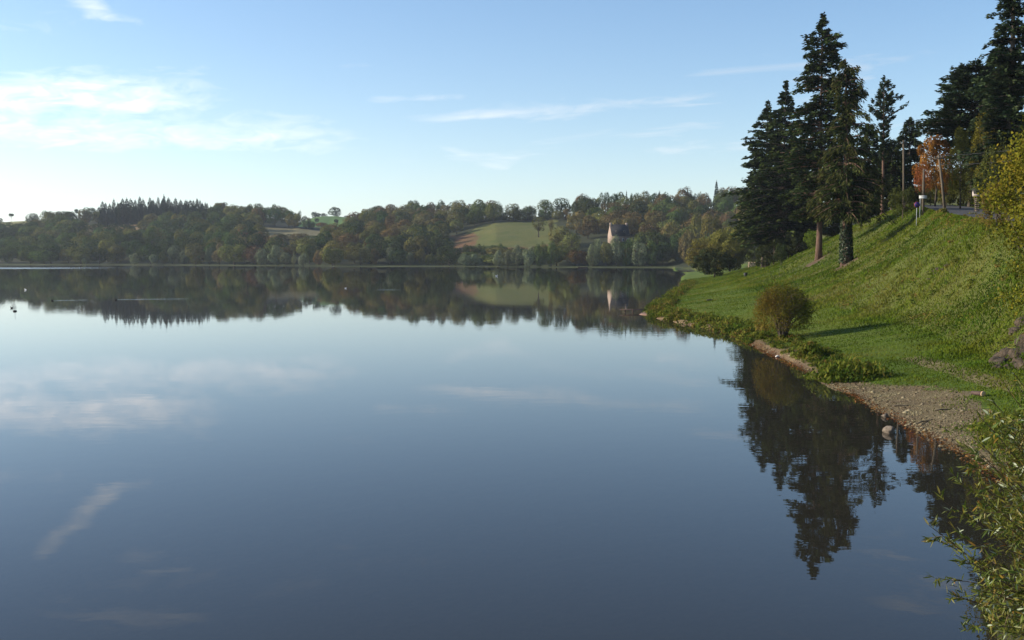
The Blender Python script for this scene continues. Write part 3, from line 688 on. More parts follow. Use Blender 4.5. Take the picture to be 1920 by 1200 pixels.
for d in rows:
    px = -25 + rw.uniform(0, 20)
    while px < 1420:
        step = rw.uniform(8.5, 12.5) / d * F
        dd = d + rw.uniform(-4, 4)
        c = np.array([px]); dv = np.array([dd])
        lim = np.interp(px, FPX, FDZ[:, 1, 0]) - 9
        rid = np.interp(px, FPX, FDZ[:, 4, 0]) + 2
        wpx = rw.uniform(10.5, 15) / dd * F
        ok = dd > lim and dd < rid and not (190 < px < 400 and dd > 742)
        for q in (-.5, 0, .5):
            if far_fields(np.array([px + q * wpx]), dv)[0] > 0: ok = False
        if ok and 560 < px < 672 and dd > 715: ok = False
        b = P(px, 478, dd); gz = g1(b[0], dd)
        h = rw.uniform(8.5, 13.0) if px > 190 else rw.uniform(8, 11.5)
        for (f0, f1, dn, df, hm) in ((500, 615, 560, 634, 5.0), (560, 660, 660, 730, 6.0), (870, 1050, 470, 503, 5.0), (1135, 1190, 455, 487, 5.5), (155, 255, 660, 716, 8.5), (0, 45, 740, 790, 7)):
            if f0 < px < f1 and dn < dd < df: h = min(h, hm * rw.uniform(.75, 1))
        # keep clear of the house and of the trees placed one by one
        if 1128 < px < 1196 and 478 < dd < 508: ok = False
        if 1078 < px < 1140 and 466 < dd < 512: ok = False
        if len(named) and (np.hypot((named[:, 0] - px) / F * dd, named[:, 3] - dd) < 5.5).any(): ok = False
        ytop = 478 - (gz + h - CAM[2]) / dd * F
        i0, i1 = int(max(px - wpx * .35, -40)) + 60, int(px + wpx * .35) + 60
        if ok and ytop > np.median(hor[i0:i1 + 1]) - 4.2: ok = False; hidden += 1
        if ok:
            rg, pal, lb, gp = region(px)
            cc = pal[rw.integers(len(pal))]
            where = 'low in' if dd < lim + 32 else ('high in' if dd > rid - 75 else 'halfway up in')
            cn = {C_DARK: 'dark green', C_GREEN: 'green', C_OLIVE: 'olive', C_BROWN: 'brownish'}[cc]
            plant('round' if rw.random() < .72 else 'tall', b[0], dd, gz, h, wpx * dd / F, jit(cc, .2), f'{cn} tree {where} {lb}', f'{cn} trees {where} {lb}')
            xs2 = np.arange(i0, i1 + 1); u = (xs2 - 60 - px) / (wpx * .5)
            dome = ytop + (1 - np.sqrt(np.clip(1 - u * u, 0, 1))) * h * .4 / dd * F
            hor[xs2] = np.minimum(hor[xs2], dome)
        px += step
print('trees', tcount[0], 'hidden', hidden)


# hedge at the top of the meadow, closing the gaps below the skyline trees
for k, px in enumerate(np.arange(884, 1066, 6.5)):
    by_pixel('bush', px, 399 + (k * 5 % 4) + max(0, (940 - px) * .12), 16, 634, C_DARK, 'dark bush in the hedge line along the top of the meadow', 'hedge along the top of the meadow', cat='bush', name='hedge_bush').location.z -= 1.1

# ------------------------------------------------------------------ near conifers on the right bank
def conifer(label, px, d, ytop, prof, mat, bark, seed, droop=.35, up=.12, nbr=230, cl=.40, cw=.16, per=26, r0=.34, tiers=0, hang=0.0, bare=None, lean=(0, 0), name='conifer_tree', group=None, gz=None, flat=.5, side=None):
    """prof: (photo row, half width in photo pixels) from the top down; the rows set heights at distance d"""
    r = np.random.default_rng(seed)
    b = P(px, 478, d); z0 = g1(b[0], d) if gz is None else gz
    sc_ = d / F
    rows = np.array([P(px, y, d)[2] - z0 for y, _ in prof]); hw = np.array([h for _, h in prof]) * sc_
    H = P(px, ytop, d)[2] - z0
    e = thing(name, label, 'tree', (b[0], d, z0), group)
    o_ = np.argsort(rows); rows, hw = rows[o_], hw[o_]
    zz = np.linspace(-.4, H, 16); wob = np.cumsum(r.normal(size=(16, 2)) * .03, axis=0)
    tp = np.column_stack([lean[0] * zz / H + wob[:, 0], lean[1] * zz / H + wob[:, 1], zz])
    tr = MB(); rad = r0 * (1 - zz / H * .93); rad[0] *= 1.35; rad[1] *= 1.08
    tr.tube(tp, rad, 12)
    C, D, N, Ls, tint = [], [], [], [], []
    zb = rows[0]
    nbr = int(nbr * 1.12)
    z = zb + (H - zb) * (1 - r.random(nbr) ** .85)
    if tiers: z = zb + np.round((z - zb) / (H - zb) * tiers) / tiers * (H - zb) + r.normal(size=nbr) * .12
    z = np.clip(z, zb, H * .995)
    for i in range(nbr):
        a = r.random() * 6.283
        env = np.interp(z[i], rows, hw)
        if side is not None: env *= 1 + side[0] * math.cos(a - side[1])
        lob = .38 + .92 * float(vnoise(a * 1.5 + 3, z[i], 1.25, seed)) ** .8
        L = max(env * lob * r.uniform(.75, 1.08), .25)
        base = np.array([np.interp(z[i], zz, tp[:, 0]), np.interp(z[i], zz, tp[:, 1]), z[i]])
        u = np.array([math.cos(a), math.sin(a), 0]); sd = np.array([-u[1], u[0], 0])
        upi = up * r.uniform(.4, 1.6) + .35 * max(0, z[i] / H - .75) * 2; dr = droop * r.uniform(.7, 1.3)
        if bare and bare[0] < z[i] < bare[1] and r.random() < .75: L *= .35
        def path(s_): return base + np.outer(s_ * L, u) + np.outer(L * (upi * s_ - dr * s_ ** 2), (0, 0, 1))
        ss = np.linspace(0, 1, 5); pp = path(ss)
        tr.tube(pp, np.linspace(.022 * L + .02, .006, 5), 4, cap=False)
        m = int(per * .9 * L * (1.0 + .25 / L)) + 8
        kn = r.uniform(.25, 1.0, max(3, int(L * 2.4))); s_ = np.where(r.random(m) < .65, kn[r.integers(0, len(kn), m)] + r.normal(size=m) * .05, r.uniform(.15, 1.0, m))
        s_ = np.clip(s_, .08, 1.03)
        lat = r.uniform(-1, 1, m) * (.34 * L * (1.08 - s_) + .12)
        c = path(s_) + lat[:, None] * sd + np.column_stack([np.zeros(m), np.zeros(m), -np.abs(lat) * .25 - hang * r.random(m) * .9 + r.normal(size=m) * .13])
        dd = u + sd * np.sign(lat)[:, None] * r.uniform(.2, .9, m)[:, None] + np.column_stack([r.normal(size=m) * .25, r.normal(size=m) * .25, (upi - 2 * dr * s_) * .8 - hang * 1.6 + r.normal(size=m) * .25])
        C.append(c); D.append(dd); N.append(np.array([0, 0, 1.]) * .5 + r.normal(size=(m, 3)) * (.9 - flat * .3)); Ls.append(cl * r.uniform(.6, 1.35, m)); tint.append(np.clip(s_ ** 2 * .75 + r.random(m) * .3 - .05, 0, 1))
    # leader
    C, D, N, Ls, tint = map(np.concatenate, (C, D, N, Ls, tint))
    V, Q = cards(C, D, N, Ls, Ls * (cw / cl))
    obj('crown', mesh('crown', V, Q, mat, False, {'tint': np.repeat(tint, 4)}), e)
    obj('trunk', tr.build('trunk', bark, True), e)
    return e
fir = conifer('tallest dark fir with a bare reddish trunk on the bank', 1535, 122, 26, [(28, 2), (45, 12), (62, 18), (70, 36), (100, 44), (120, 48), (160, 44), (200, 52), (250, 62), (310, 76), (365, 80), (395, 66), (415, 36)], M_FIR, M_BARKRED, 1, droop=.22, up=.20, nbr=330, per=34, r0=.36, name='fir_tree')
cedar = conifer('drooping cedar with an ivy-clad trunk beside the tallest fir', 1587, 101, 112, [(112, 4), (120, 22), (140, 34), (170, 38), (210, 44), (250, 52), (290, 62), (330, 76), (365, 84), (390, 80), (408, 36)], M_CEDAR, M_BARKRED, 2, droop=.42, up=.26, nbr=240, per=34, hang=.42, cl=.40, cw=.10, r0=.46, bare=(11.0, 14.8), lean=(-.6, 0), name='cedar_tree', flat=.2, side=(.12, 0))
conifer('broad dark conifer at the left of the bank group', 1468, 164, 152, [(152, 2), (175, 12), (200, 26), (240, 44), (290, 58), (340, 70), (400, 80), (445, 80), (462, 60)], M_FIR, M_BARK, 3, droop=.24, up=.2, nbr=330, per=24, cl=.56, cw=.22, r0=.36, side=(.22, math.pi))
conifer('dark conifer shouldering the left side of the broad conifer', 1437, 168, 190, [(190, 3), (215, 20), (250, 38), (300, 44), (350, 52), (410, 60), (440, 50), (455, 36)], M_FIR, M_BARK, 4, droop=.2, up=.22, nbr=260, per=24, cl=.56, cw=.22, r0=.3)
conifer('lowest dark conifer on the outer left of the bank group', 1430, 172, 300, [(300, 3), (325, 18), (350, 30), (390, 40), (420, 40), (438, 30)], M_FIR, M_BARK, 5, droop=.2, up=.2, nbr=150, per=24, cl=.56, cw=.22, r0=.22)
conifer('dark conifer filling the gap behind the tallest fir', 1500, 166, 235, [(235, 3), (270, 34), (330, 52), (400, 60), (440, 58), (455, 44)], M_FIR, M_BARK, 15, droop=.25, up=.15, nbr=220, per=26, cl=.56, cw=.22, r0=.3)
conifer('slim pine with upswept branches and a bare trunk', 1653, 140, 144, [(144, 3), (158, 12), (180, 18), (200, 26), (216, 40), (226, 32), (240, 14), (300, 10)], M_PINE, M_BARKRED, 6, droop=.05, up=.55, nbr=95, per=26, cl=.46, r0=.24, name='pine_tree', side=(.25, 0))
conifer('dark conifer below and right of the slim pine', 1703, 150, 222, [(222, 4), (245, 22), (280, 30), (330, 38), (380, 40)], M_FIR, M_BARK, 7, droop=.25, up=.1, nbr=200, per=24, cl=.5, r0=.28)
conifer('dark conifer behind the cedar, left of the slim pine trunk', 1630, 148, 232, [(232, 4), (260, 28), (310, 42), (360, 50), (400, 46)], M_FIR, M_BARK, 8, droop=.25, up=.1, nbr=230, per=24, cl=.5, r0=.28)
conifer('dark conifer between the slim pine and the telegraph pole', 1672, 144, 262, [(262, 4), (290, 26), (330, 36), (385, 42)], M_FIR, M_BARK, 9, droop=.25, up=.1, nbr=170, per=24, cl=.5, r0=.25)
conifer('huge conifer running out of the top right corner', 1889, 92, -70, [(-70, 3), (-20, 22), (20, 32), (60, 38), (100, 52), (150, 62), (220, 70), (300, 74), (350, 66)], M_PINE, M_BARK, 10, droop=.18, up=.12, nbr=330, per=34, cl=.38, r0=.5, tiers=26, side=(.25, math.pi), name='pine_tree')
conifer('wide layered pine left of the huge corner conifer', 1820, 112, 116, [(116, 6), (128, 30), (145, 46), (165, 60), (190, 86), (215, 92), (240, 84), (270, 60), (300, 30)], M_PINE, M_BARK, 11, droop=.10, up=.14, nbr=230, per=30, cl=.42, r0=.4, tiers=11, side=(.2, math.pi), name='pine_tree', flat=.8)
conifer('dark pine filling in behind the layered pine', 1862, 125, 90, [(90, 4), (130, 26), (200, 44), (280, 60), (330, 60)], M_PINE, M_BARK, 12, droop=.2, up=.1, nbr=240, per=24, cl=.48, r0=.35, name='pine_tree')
# ivy on the cedar trunk
r = np.random.default_rng(5); n = 4200
zi = r.random(n) ** 1.2 * 7.5; ai = r.random(n) * 6.283; keep = vnoise(ai * 1.2, zi, .7, 77) > .16 + .03 * zi; zi, ai = zi[keep], ai[keep]; n = len(zi)
u = np.column_stack([np.cos(ai), np.sin(ai), np.zeros(n)]); rr = .46 * (1 - zi / 21 * .93) + .05 + r.random(n) * .16
Ci = u * rr[:, None] + np.column_stack([-.6 * zi / 21, np.zeros(n), zi])
Vi, Qi = cards(Ci, np.column_stack([r.normal(size=(n, 2)) * .5, -np.ones(n)]), u + r.normal(size=(n, 3)) * .5, .17 * r.uniform(.7, 1.3, n), .14)
obj('ivy', mesh('ivy', Vi, Qi, M_IVY, False, {'tint': np.repeat(r.random(n), 4)}), cedar)

# ------------------------------------------------------------------ broadleaf trees and bushes close by
def near_tree(label, px, d, ytop, wpx, color, seed, name='broadleaf_tree', cat='tree', ybot=None, n=9000, size=.020, lobes=42, z0=.04, rmin=.08, rmax=.16, gz=None, sparse=0.0, trans=None, mat=None, dy=0.0, group=None):
    b = P(px, 478, d); z = g1(b[0], d) if gz is None else gz
    H = P(px, ytop, d)[2] - z
    V, Q, t, cs = blob_crown(seed, lobes, z0, n, size, rmin, rmax, 1.7, sparse)
    e = thing(name, label, cat, (b[0], d, z), group); wd = wpx * d / F
    S = np.array([wd, wd, H])
    # keep leaf faces true to size although the crown is stretched
    V4 = V.reshape(-1, 4, 3); c = V4.mean(1, keepdims=True); k = (wd * wd * H) ** (1 / 3)
    V = (c * S + (V4 - c) * k).reshape(-1, 3)
    obj('crown', mesh('crown', V, Q, mat or M_FOL, False, {'tint': t}), e, color=color)
    tr = limb_trunk(seed, cs, .020, .7); Vt, Ft = tr.get()
    obj('trunk', mesh('trunk', Vt * S, Ft, M_BARK, True), e)
    return e
near_tree('rounded dark bush standing at the end of the lawn', 1340, 196, 462, 82, (0.034, 0.042, 0.016), 31, 'willow_bush', 'bush', n=12000, size=.026, z0=.0)
near_tree('large olive willow behind the dark lawn bush, left half', 1334, 228, 438, 92, (0.155, 0.140, 0.034), 32, 'willow_bush', 'bush', n=12000, size=.024, z0=0)
near_tree('large olive willow behind the dark lawn bush, right half', 1368, 226, 426, 96, (0.125, 0.115, 0.030), 33, 'willow_bush', 'bush', n=12000, size=.024, z0=0)
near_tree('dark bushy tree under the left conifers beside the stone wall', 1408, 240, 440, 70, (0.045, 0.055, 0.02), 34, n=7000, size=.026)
near_tree('orange autumn tree beside the road', 1752, 112, 246, 80, (0.20, 0.090, 0.020), 35, 'autumn_tree', n=11000, size=.026, z0=.12)
near_tree('reddish sapling on the left of the orange tree', 1726, 110, 300, 34, (0.23, 0.07, 0.028), 36, 'autumn_tree', n=3000, size=.03, z0=.25)
near_tree('yellow-green bush at the roadside below the orange tree', 1742, 118, 340, 42, (0.14, 0.14, 0.035), 37, 'roadside_bush', 'bush', n=4500, size=.03, z0=0)
near_tree('pale green bush right of the leaning pole', 1772, 116, 335, 40, (0.12, 0.12, 0.03), 38, 'roadside_bush', 'bush', n=4500, size=.03, z0=0)
near_tree('olive tree below the layered pine', 1798, 101, 236, 72, (0.105, 0.098, 0.020), 39, n=9000, size=.022)
near_tree('olive-yellow tree between the layered pine and corner conifer', 1842, 93, 196, 66, (0.125, 0.102, 0.018), 40, n=9000, size=.022)
near_tree('dark green tree on the hillside behind the small hut', 1872, 84, 262, 84, (0.062, 0.068, 0.018), 41, n=9000, size=.022)
near_tree('green bush on the slope behind the small hut', 1815, 108, 318, 56, (0.075, 0.078, 0.02), 42, 'roadside_bush', 'bush', n=6000, size=.028, z0=0)
near_tree('brownish bush between the hut and the yellow tree', 1868, 62, 338, 70, (0.135, 0.10, 0.022), 43, 'roadside_bush', 'bush', n=8000, size=.026, z0=0)
near_tree('dark green bush under the conifers left of the road', 1690, 112, 345, 54, (0.060, 0.068, 0.018), 44, 'roadside_bush', 'bush', n=6500, size=.026, z0=0)
near_tree('small bright green bush behind the fir trunk', 1522, 150, 428, 30, (0.12, 0.17, 0.02), 45, 'sapling_bush', 'bush', n=2500, size=.04, z0=0)
near_tree('dark ivy-covered stump left of the fir trunk', 1465, 140, 452, 26, (0.035, 0.05, 0.016), 46, 'ivy_stump', 'bush', n=3000, size=.035, z0=0)
near_tree('low russet bush beside the stone wall', 1438, 190, 472, 20, (0.14, 0.07, 0.028), 47, 'sapling_bush', 'bush', n=1800, size=.045, z0=0)
near_tree('green bush just above the stone wall', 1416, 236, 462, 36, (0.07, 0.085, 0.025), 48, 'sapling_bush', 'bush', n=3500, size=.035, z0=0)
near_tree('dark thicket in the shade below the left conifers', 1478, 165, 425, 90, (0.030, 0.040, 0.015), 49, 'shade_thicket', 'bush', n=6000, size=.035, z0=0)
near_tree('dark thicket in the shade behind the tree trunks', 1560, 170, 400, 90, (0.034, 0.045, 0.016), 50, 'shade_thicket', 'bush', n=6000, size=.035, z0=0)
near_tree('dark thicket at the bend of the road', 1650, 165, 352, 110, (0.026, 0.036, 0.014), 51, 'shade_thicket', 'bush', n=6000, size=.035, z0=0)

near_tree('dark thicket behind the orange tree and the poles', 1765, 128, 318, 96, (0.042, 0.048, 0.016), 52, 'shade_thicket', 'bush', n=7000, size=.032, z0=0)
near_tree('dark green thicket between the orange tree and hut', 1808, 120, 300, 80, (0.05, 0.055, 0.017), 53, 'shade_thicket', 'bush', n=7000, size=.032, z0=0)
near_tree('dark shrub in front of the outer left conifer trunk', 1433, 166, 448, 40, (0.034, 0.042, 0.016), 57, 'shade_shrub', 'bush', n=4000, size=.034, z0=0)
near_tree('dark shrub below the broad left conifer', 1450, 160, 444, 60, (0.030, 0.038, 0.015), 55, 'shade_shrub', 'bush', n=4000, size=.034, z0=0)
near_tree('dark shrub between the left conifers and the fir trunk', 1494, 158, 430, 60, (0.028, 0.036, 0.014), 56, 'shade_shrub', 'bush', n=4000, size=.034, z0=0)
# yellow-leaved tree at the right edge: single leaves are large enough to see
M_YEL = foliage_mat('yellow_leaves', ((0.045, 0.058, 0.010), (0.095, 0.105, 0.014), (0.165, 0.152, 0.018), (0.24, 0.165, 0.02)), 0.34, gloss=0.0, scale=.8)
b0 = P(1996, 478, 36); gz0 = g1(b0[0], 36)
ye = thing('yellow_tree', 'yellow-leaved tree leaning in at the right edge', 'tree', (b0[0], 36, gz0))
r = np.random.default_rng(61); nl = 140
cen = np.column_stack([r.uniform(-2.1, 1.8, nl), r.uniform(-1.8, 1.8, nl), r.uniform(.9, 9.0, nl)])
zc_ = 8.4 - gz0; el_ = (cen[:, 0] / 2.15) ** 2 + (cen[:, 1] / 2.1) ** 2 + ((cen[:, 2] - 5.0) / 4.0) ** 2; cen = cen[el_ < 1.05] + np.array([0, 0, .5]); nl = len(cen)
n = 30000; k = r.integers(0, nl, n); pt = cen[k] + r.normal(size=(n, 3)) * np.array([.34, .34, .22])
L = .105 * r.uniform(.6, 1.3, n)
V, Q = cards(pt, r.normal(size=(n, 3)) + np.array([0, 0, -.5]), r.normal(size=(n, 3)) + np.array([-.4, -.2, .7]), L, L * .8)
obj('crown', mesh('crown', V, Q, M_YEL, False, {'tint': np.repeat(np.clip(r.random(nl)[k] * .6 + r.random(n) * .4, 0, 1), 4)}), ye)
tr = MB(); tr.tube([(0, 0, -.3), (.1, 0, 1.6), (0, .1, 4), (-.1, 0, 7.2)], [.16, .13, .09, .03], 8)
for c in cen[:34]: tr.tube([(0, 0, min(1.4 + c[2] * .35, 4.5)), c * .55 + np.array([0, 0, .9]), c], [.045, .025, .008], 5)
obj('trunk', tr.build('trunk', M_BARK, True), ye)

# round twiggy bush on the lawn
def twig_bush(label, base, h, wd, seed, cols, n=21000):
    r = np.random.default_rng(seed); e = thing('twiggy_bush', label, 'bush', tuple(base))
    tr = MB(); tips = []
    for i in range(46):
        a = r.random() * 6.283; q = r.random() ** .55
        tip = np.array([math.cos(a) * wd * .5 * q, math.sin(a) * wd * .5 * q, h * (.42 + .55 * math.sqrt(max(0, 1 - q * q * .85))) * r.uniform(.82, 1.02)])
        mid = tip * np.array([.32, .32, .45]); b = np.array([math.cos(a) * .16, math.sin(a) * .16, -.1]) * r.uniform(.3, 1)
        tr.tube([b, mid, tip * np.array([.72, .72, .78]), tip], [.04, .026, .014, .005], 5, cap=False)
        for j in range(9):
            s_ = r.uniform(.35, .95); p0 = mid * (1 - s_) + tip * s_; p1 = p0 + r.normal(size=3) * .20 * wd * np.array([.5, .5, .4]) + np.array([math.cos(a), math.sin(a), .4]) * .18
            tr.tube([p0, (p0 + p1) / 2 + r.normal(size=3) * .03, p1], [.011, .008, .004], 3, cap=False); tips += [p1, (p0 + p1) / 2]
    tips = np.array(tips); k = r.integers(0, len(tips), n); pt = tips[k] + r.normal(size=(n, 3)) * .14
    m = n // 2; v = unit(r.normal(size=(m, 3))) * (r.uniform(.5, 1.0, m) ** .5)[:, None] * (.82 + .3 * vnoise(np.arange(m) % 97 * .37, np.arange(m) % 61 * .41, 1.0, 3))[:, None]
    v = v[(v[:, 2] > -.75)]; v[:, :2] *= np.where(v[:, 2:3] < 0, 1 + .5 * np.abs(v[:, 2:3]), 1); pt[:len(v)] = v * np.array([wd * .5, wd * .5, h * .5]) + np.array([0, 0, h * .52])
    # skirt of low shoots
    pt[:, 2] = np.maximum(pt[:, 2], .12)
    azb = np.arctan2(pt[:, 1], pt[:, 0]); lobe = .66 + .62 * vnoise(azb * 2.1 + 9, pt[:, 2] / h * 3.3, 1.0, 19)
    el_ = 1 / lobe * np.sqrt((pt[:, 0] / (wd * .52)) ** 2 + (pt[:, 1] / (wd * .52)) ** 2 + (np.abs(pt[:, 2] - h * .50) / (h * .52)) ** np.where(pt[:, 2] < h * .5, 4.5, 2.0)); pt = pt[(el_ < 1.08)]; n = len(pt)
    L = .085 * r.uniform(.6, 1.4, n)
    V, Q = cards(pt, r.normal(size=(n, 3)), r.normal(size=(n, 3)), L, L * .5)
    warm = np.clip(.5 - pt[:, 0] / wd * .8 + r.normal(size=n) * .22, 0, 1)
    obj('crown', mesh('crown', V, Q, cols, False, {'tint': np.repeat(warm, 4)}), e); obj('stems', tr.build('stems', M_BARK, True), e)
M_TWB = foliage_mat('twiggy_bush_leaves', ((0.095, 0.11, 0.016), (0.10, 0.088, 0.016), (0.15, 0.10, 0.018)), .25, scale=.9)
hb = hit(1467, 634)
twig_bush('round twiggy brown-green bush alone on the lawn', hb, P(1467, 530, hb[1])[2] - hb[2], 106 * hb[1] / F, 71, M_TWB)

# ------------------------------------------------------------------ grass, herbs, gravel
M_GRASS = foliage_mat('meadow_grass', ((0.034, 0.062, 0.007), (0.068, 0.105, 0.010), (0.118, 0.145, 0.016), (0.165, 0.140, 0.036)), .30, scale=.6)
M_HERB = foliage_mat('shore_herbs', ((0.036, 0.062, 0.010), (0.075, 0.100, 0.014), (0.14, 0.145, 0.024), (0.165, 0.105, 0.032)), .30, scale=.7)
def tufts(n, seed, region_fn, hgt, wid, y0=26, y1=210, bias=0.0):
    r = np.random.default_rng(seed)
    y = np.exp(r.uniform(math.log(y0), math.log(y1), n)); xs, xf, xc = ip(SH, y), ip(FT, y), ip(CT, y)
    x = region_fn(r, y, xs, xf, xc); ok = np.isfinite(x); x, y = x[ok], y[ok]
    px = 960 + F * x / y; ok = (px < 1990) & ~in_poly(x + 2.0 * (vnoise(x, y, .9, 37) - .5) + .5 * r.normal(size=len(x)), y + 2.0 * (vnoise(x, y, 1.2, 38) - .5) + .5 * r.normal(size=len(x)), BEACH); x, y = x[ok], y[ok]; n = len(x)
    for tx, ty in TRUNKS:
        kp = np.hypot(x - tx + .5, (y - ty + 1.0) * .7) > .8 + .9 * vnoise(x, y, .9, 71); x, y = x[kp], y[kp]
    z = ground(x, y)
    ok = z > .06; x, y, z = x[ok], y[ok], z[ok]; n = len(x)
    g_ = (.75 + y / 150) * r.uniform(.55, 1.5, n)
    patch = vnoise(x, y, 2.6, 51); h = hgt * g_ * (.5 + patch); wd = wid * g_
    D = unit(np.column_stack([r.normal(size=n) * .45, r.normal(size=n) * .45, np.ones(n)])); N = np.column_stack([r.normal(size=n), r.normal(size=n) - .4, np.zeros(n)])
    C = np.column_stack([x, y, z]) + D * (h * .42)[:, None]
    V, Q = cards(C, D, N, h, wd)
    t = np.clip(.64 * vnoise(x, y, 4.2, 52) + .42 * vnoise(x, y, 1.3, 53) + .30 * r.random(n) - .19 + bias, 0, 1)
    return V, Q, np.repeat(t, 4)
V1, Q1, t1 = tufts(190000, 81, lambda r, y, xs, xf, xc: np.where((lambda x_: (x_ > xf + .4) | (r.random(len(y)) < sstep((x_ - xf + 3.0) / 3.4) * (.25 + 1.1 * vnoise(x_, y, 1.8, 57))))(_x := xf - 3.0 + (xc - xf + 3.1) * r.random(len(y))), _x, np.nan), .115, .038, bias=-.02)
o = obj('rough_grass', mesh('rough_grass', V1, Q1, M_GRASS, False, {'tint': t1})); tag(o, 'rough tussocky grass covering the steep bank', 'grass', kind='stuff')
V2, Q2, t2 = tufts(120000, 82, lambda r, y, xs, xf, xc: xs + .5 + (xf - xs - .4) * r.random(len(y)), .05, .03, bias=0)
o = obj('lawn_grass', mesh('lawn_grass', V2, Q2, M_GRASS, False, {'tint': t2})); tag(o, 'short lawn grass on the flat shore', 'grass', kind='stuff')
V3, Q3, t3 = tufts(26000, 83, lambda r, y, xs, xf, xc: np.where(r.random(len(y)) < .5, xc + 5.3 + r.random(len(y)) * 6, xc - .5 + r.random(len(y)) * .8), .08, .05, 40, 180, bias=.05)
o = obj('verge_grass', mesh('verge_grass', V3, Q3, M_GRASS, False, {'tint': t3})); tag(o, 'grass verge on both sides of the road', 'grass', kind='stuff')

def mound(r, c, rad, h, n, size, upright=.4):
    v = unit(r.normal(size=(n, 3))); v[:, 2] = np.abs(v[:, 2]); q = r.uniform(.55, 1.05, n)[:, None]
    p = np.array(c) + v * q * np.array([rad, rad, h]); N = v + r.normal(size=(n, 3)) * .5
    D = r.normal(size=(n, 3)) + np.array([0, 0, upright * 2]); L = size * r.uniform(.6, 1.5, n)
    V, Q = cards(p, D, N, L, L * .38)
    return V, Q, np.repeat(np.clip(r.normal(.48, .24) + r.normal(size=n) * .16, 0, 1), 4)
def join(parts):
    n = 0; Vs, Qs, ts = [], [], []
    for V, Q, t in parts: Vs.append(V); Qs.append(Q + n); ts.append(t); n += len(V)
    return np.vstack(Vs), np.vstack(Qs), np.concatenate(ts)
r = np.random.default_rng(91); parts = []
for i in range(520):
    y = np.exp(r.uniform(math.log(62), math.log(195)))
    off = r.uniform(.1, 2.2) if y > 92 else r.uniform(-.1, 2.0) * (1 if y > 68 else .5)
    x = ip(SH, np.array([y]))[0] + off; z = max(g1(x, y), 0)
    if 94 < y < 100 and off < 1.1: continue
    if float(vnoise(np.array([0.0]), np.array([y]), 3.0 + y * .02, 88)[0]) < .40: continue
    k = r.uniform(.30, 1.0) * (1 if y > 70 else .7); parts.append(mound(r, (x, y, z - .05), .75 * k, .75 * k, 90, .20))
for i in range(160):       # rough herbs on the lawn edge towards the beach
    y = r.uniform(47, 66); x = ip(SH, np.array([y]))[0] + r.uniform(.6, 2.6); k = r.uniform(.2, .5); parts.append(mound(r, (x, y, g1(x, y) - .03), .7 * k, .6 * k, 50, .14))
for i in range(330):       # leafy clumps on the steep bank
    y = r.uniform(40, 110); t = r.uniform(.0, .95); x = ip(FT, np.array([y]))[0] * (1 - t) + ip(CT, np.array([y]))[0] * t; k = r.uniform(.25, .75) ** 1.2; parts.append(mound(r, (x, y, g1(x, y) - .08), .9 * k, .5 * k, 60, .13))
for i in range(46):
    q = hit(r.uniform(1738, 1850), r.uniform(402, 424)); k = r.uniform(.2, .5); V_, Q_, t_ = mound(r, (q[0], q[1], q[2] - .05), .7 * k, .6 * k, 50, .13); parts.append((V_, Q_, np.clip(t_ * .4 + .62, 0, 1)))
V, Q, t = join(parts)
o = obj('shore_herbs', mesh('shore_herbs', V, Q, M_HERB, False, {'tint': t})); tag(o, 'lush herbs and sedges along the water edge', 'herbs', kind='stuff')
for lb, px, py, rad, h, n in (('smaller weedy grass clump at the waterline by the beach', 1520, 668, .9, .66, 900), ('large weedy grass clump at the head of the gravel beach', 1600, 708, 1.65, 1.0, 2200), ('rusty weed clump on the crest beside the leaning pole', 1766, 400, .5, .5, 300)):
    c = hit(px, py); e = thing('weed_clump', lb, 'plant', tuple(c)); pp = [mound(r, (r.uniform(-.6, .6) * rad, r.uniform(-.5, .5) * rad, -.06), rad * .7, h * r.uniform(.6, 1), n // 4, .20, .8) for _ in range(5)]
    V, Q, t = join(pp); obj('leaves', mesh('leaves', V, Q, M_HERB, False, {'tint': t + (.35 if 'rusty' in lb else 0)}), e)

# gravel of the beach
M_GRAV = foliage_mat('gravel_stones', ((0.078, 0.060, 0.034), (0.142, 0.110, 0.064), (0.23, 0.19, 0.125)), 0.0, scale=1.2)
r = np.random.default_rng(95); n = 42000
y = r.uniform(25.5, 49, n); x = ip(SH, y) - .3 + r.random(n) ** 1.5 * 5; ok = in_poly(x + 1.3 * (vnoise(x, y, 1.1, 35) - .5), y + 1.6 * (vnoise(x, y, 1.3, 34) - .5), BEACH) & (r.random(n) < .5 + .7 * vnoise(x, y, .8, 36)); x, y = x[ok], y[ok]
y2 = r.uniform(46, 76, 2600); x2 = ip(SH, y2) + r.uniform(-.35, .75, 2600); x, y = np.concatenate([x, x2]), np.concatenate([y, y2]); n = len(x)
z = ground(x, y); ok = z > -.10; x, y, z = x[ok], y[ok], z[ok]; n = len(x)
s_ = r.uniform(.012, .032, n) * np.where(r.random(n) < .04, r.uniform(1.6, 3.4, n), 1) * np.where(x - ip(SH, y) < .9, 1.25, 1)
octv = np.array([(1, 0, 0), (0, 1, 0), (-1, 0, 0), (0, -1, 0), (0, 0, .6), (0, 0, -.5)], float); octf = np.array([(0, 1, 4), (1, 2, 4), (2, 3, 4), (3, 0, 4), (1, 0, 5), (2, 1, 5), (3, 2, 5), (0, 3, 5)])
V = np.column_stack([x, y, z])[:, None] + octv[None] * s_[:, None, None] * r.uniform(.6, 1.3, (n, 6, 1))
T = (octf[None] + np.arange(n)[:, None, None] * 6).reshape(-1, 3)
o = obj('gravel', mesh('gravel', V.reshape(-1, 3), [T], M_GRAV, False, {'tint': np.repeat(r.random(n), 6)})); tag(o, 'pale gravel and pebbles of the small beach', 'gravel', kind='stuff')
r = np.random.default_rng(96); n = 3600        # fallen leaves washed up on the waterline
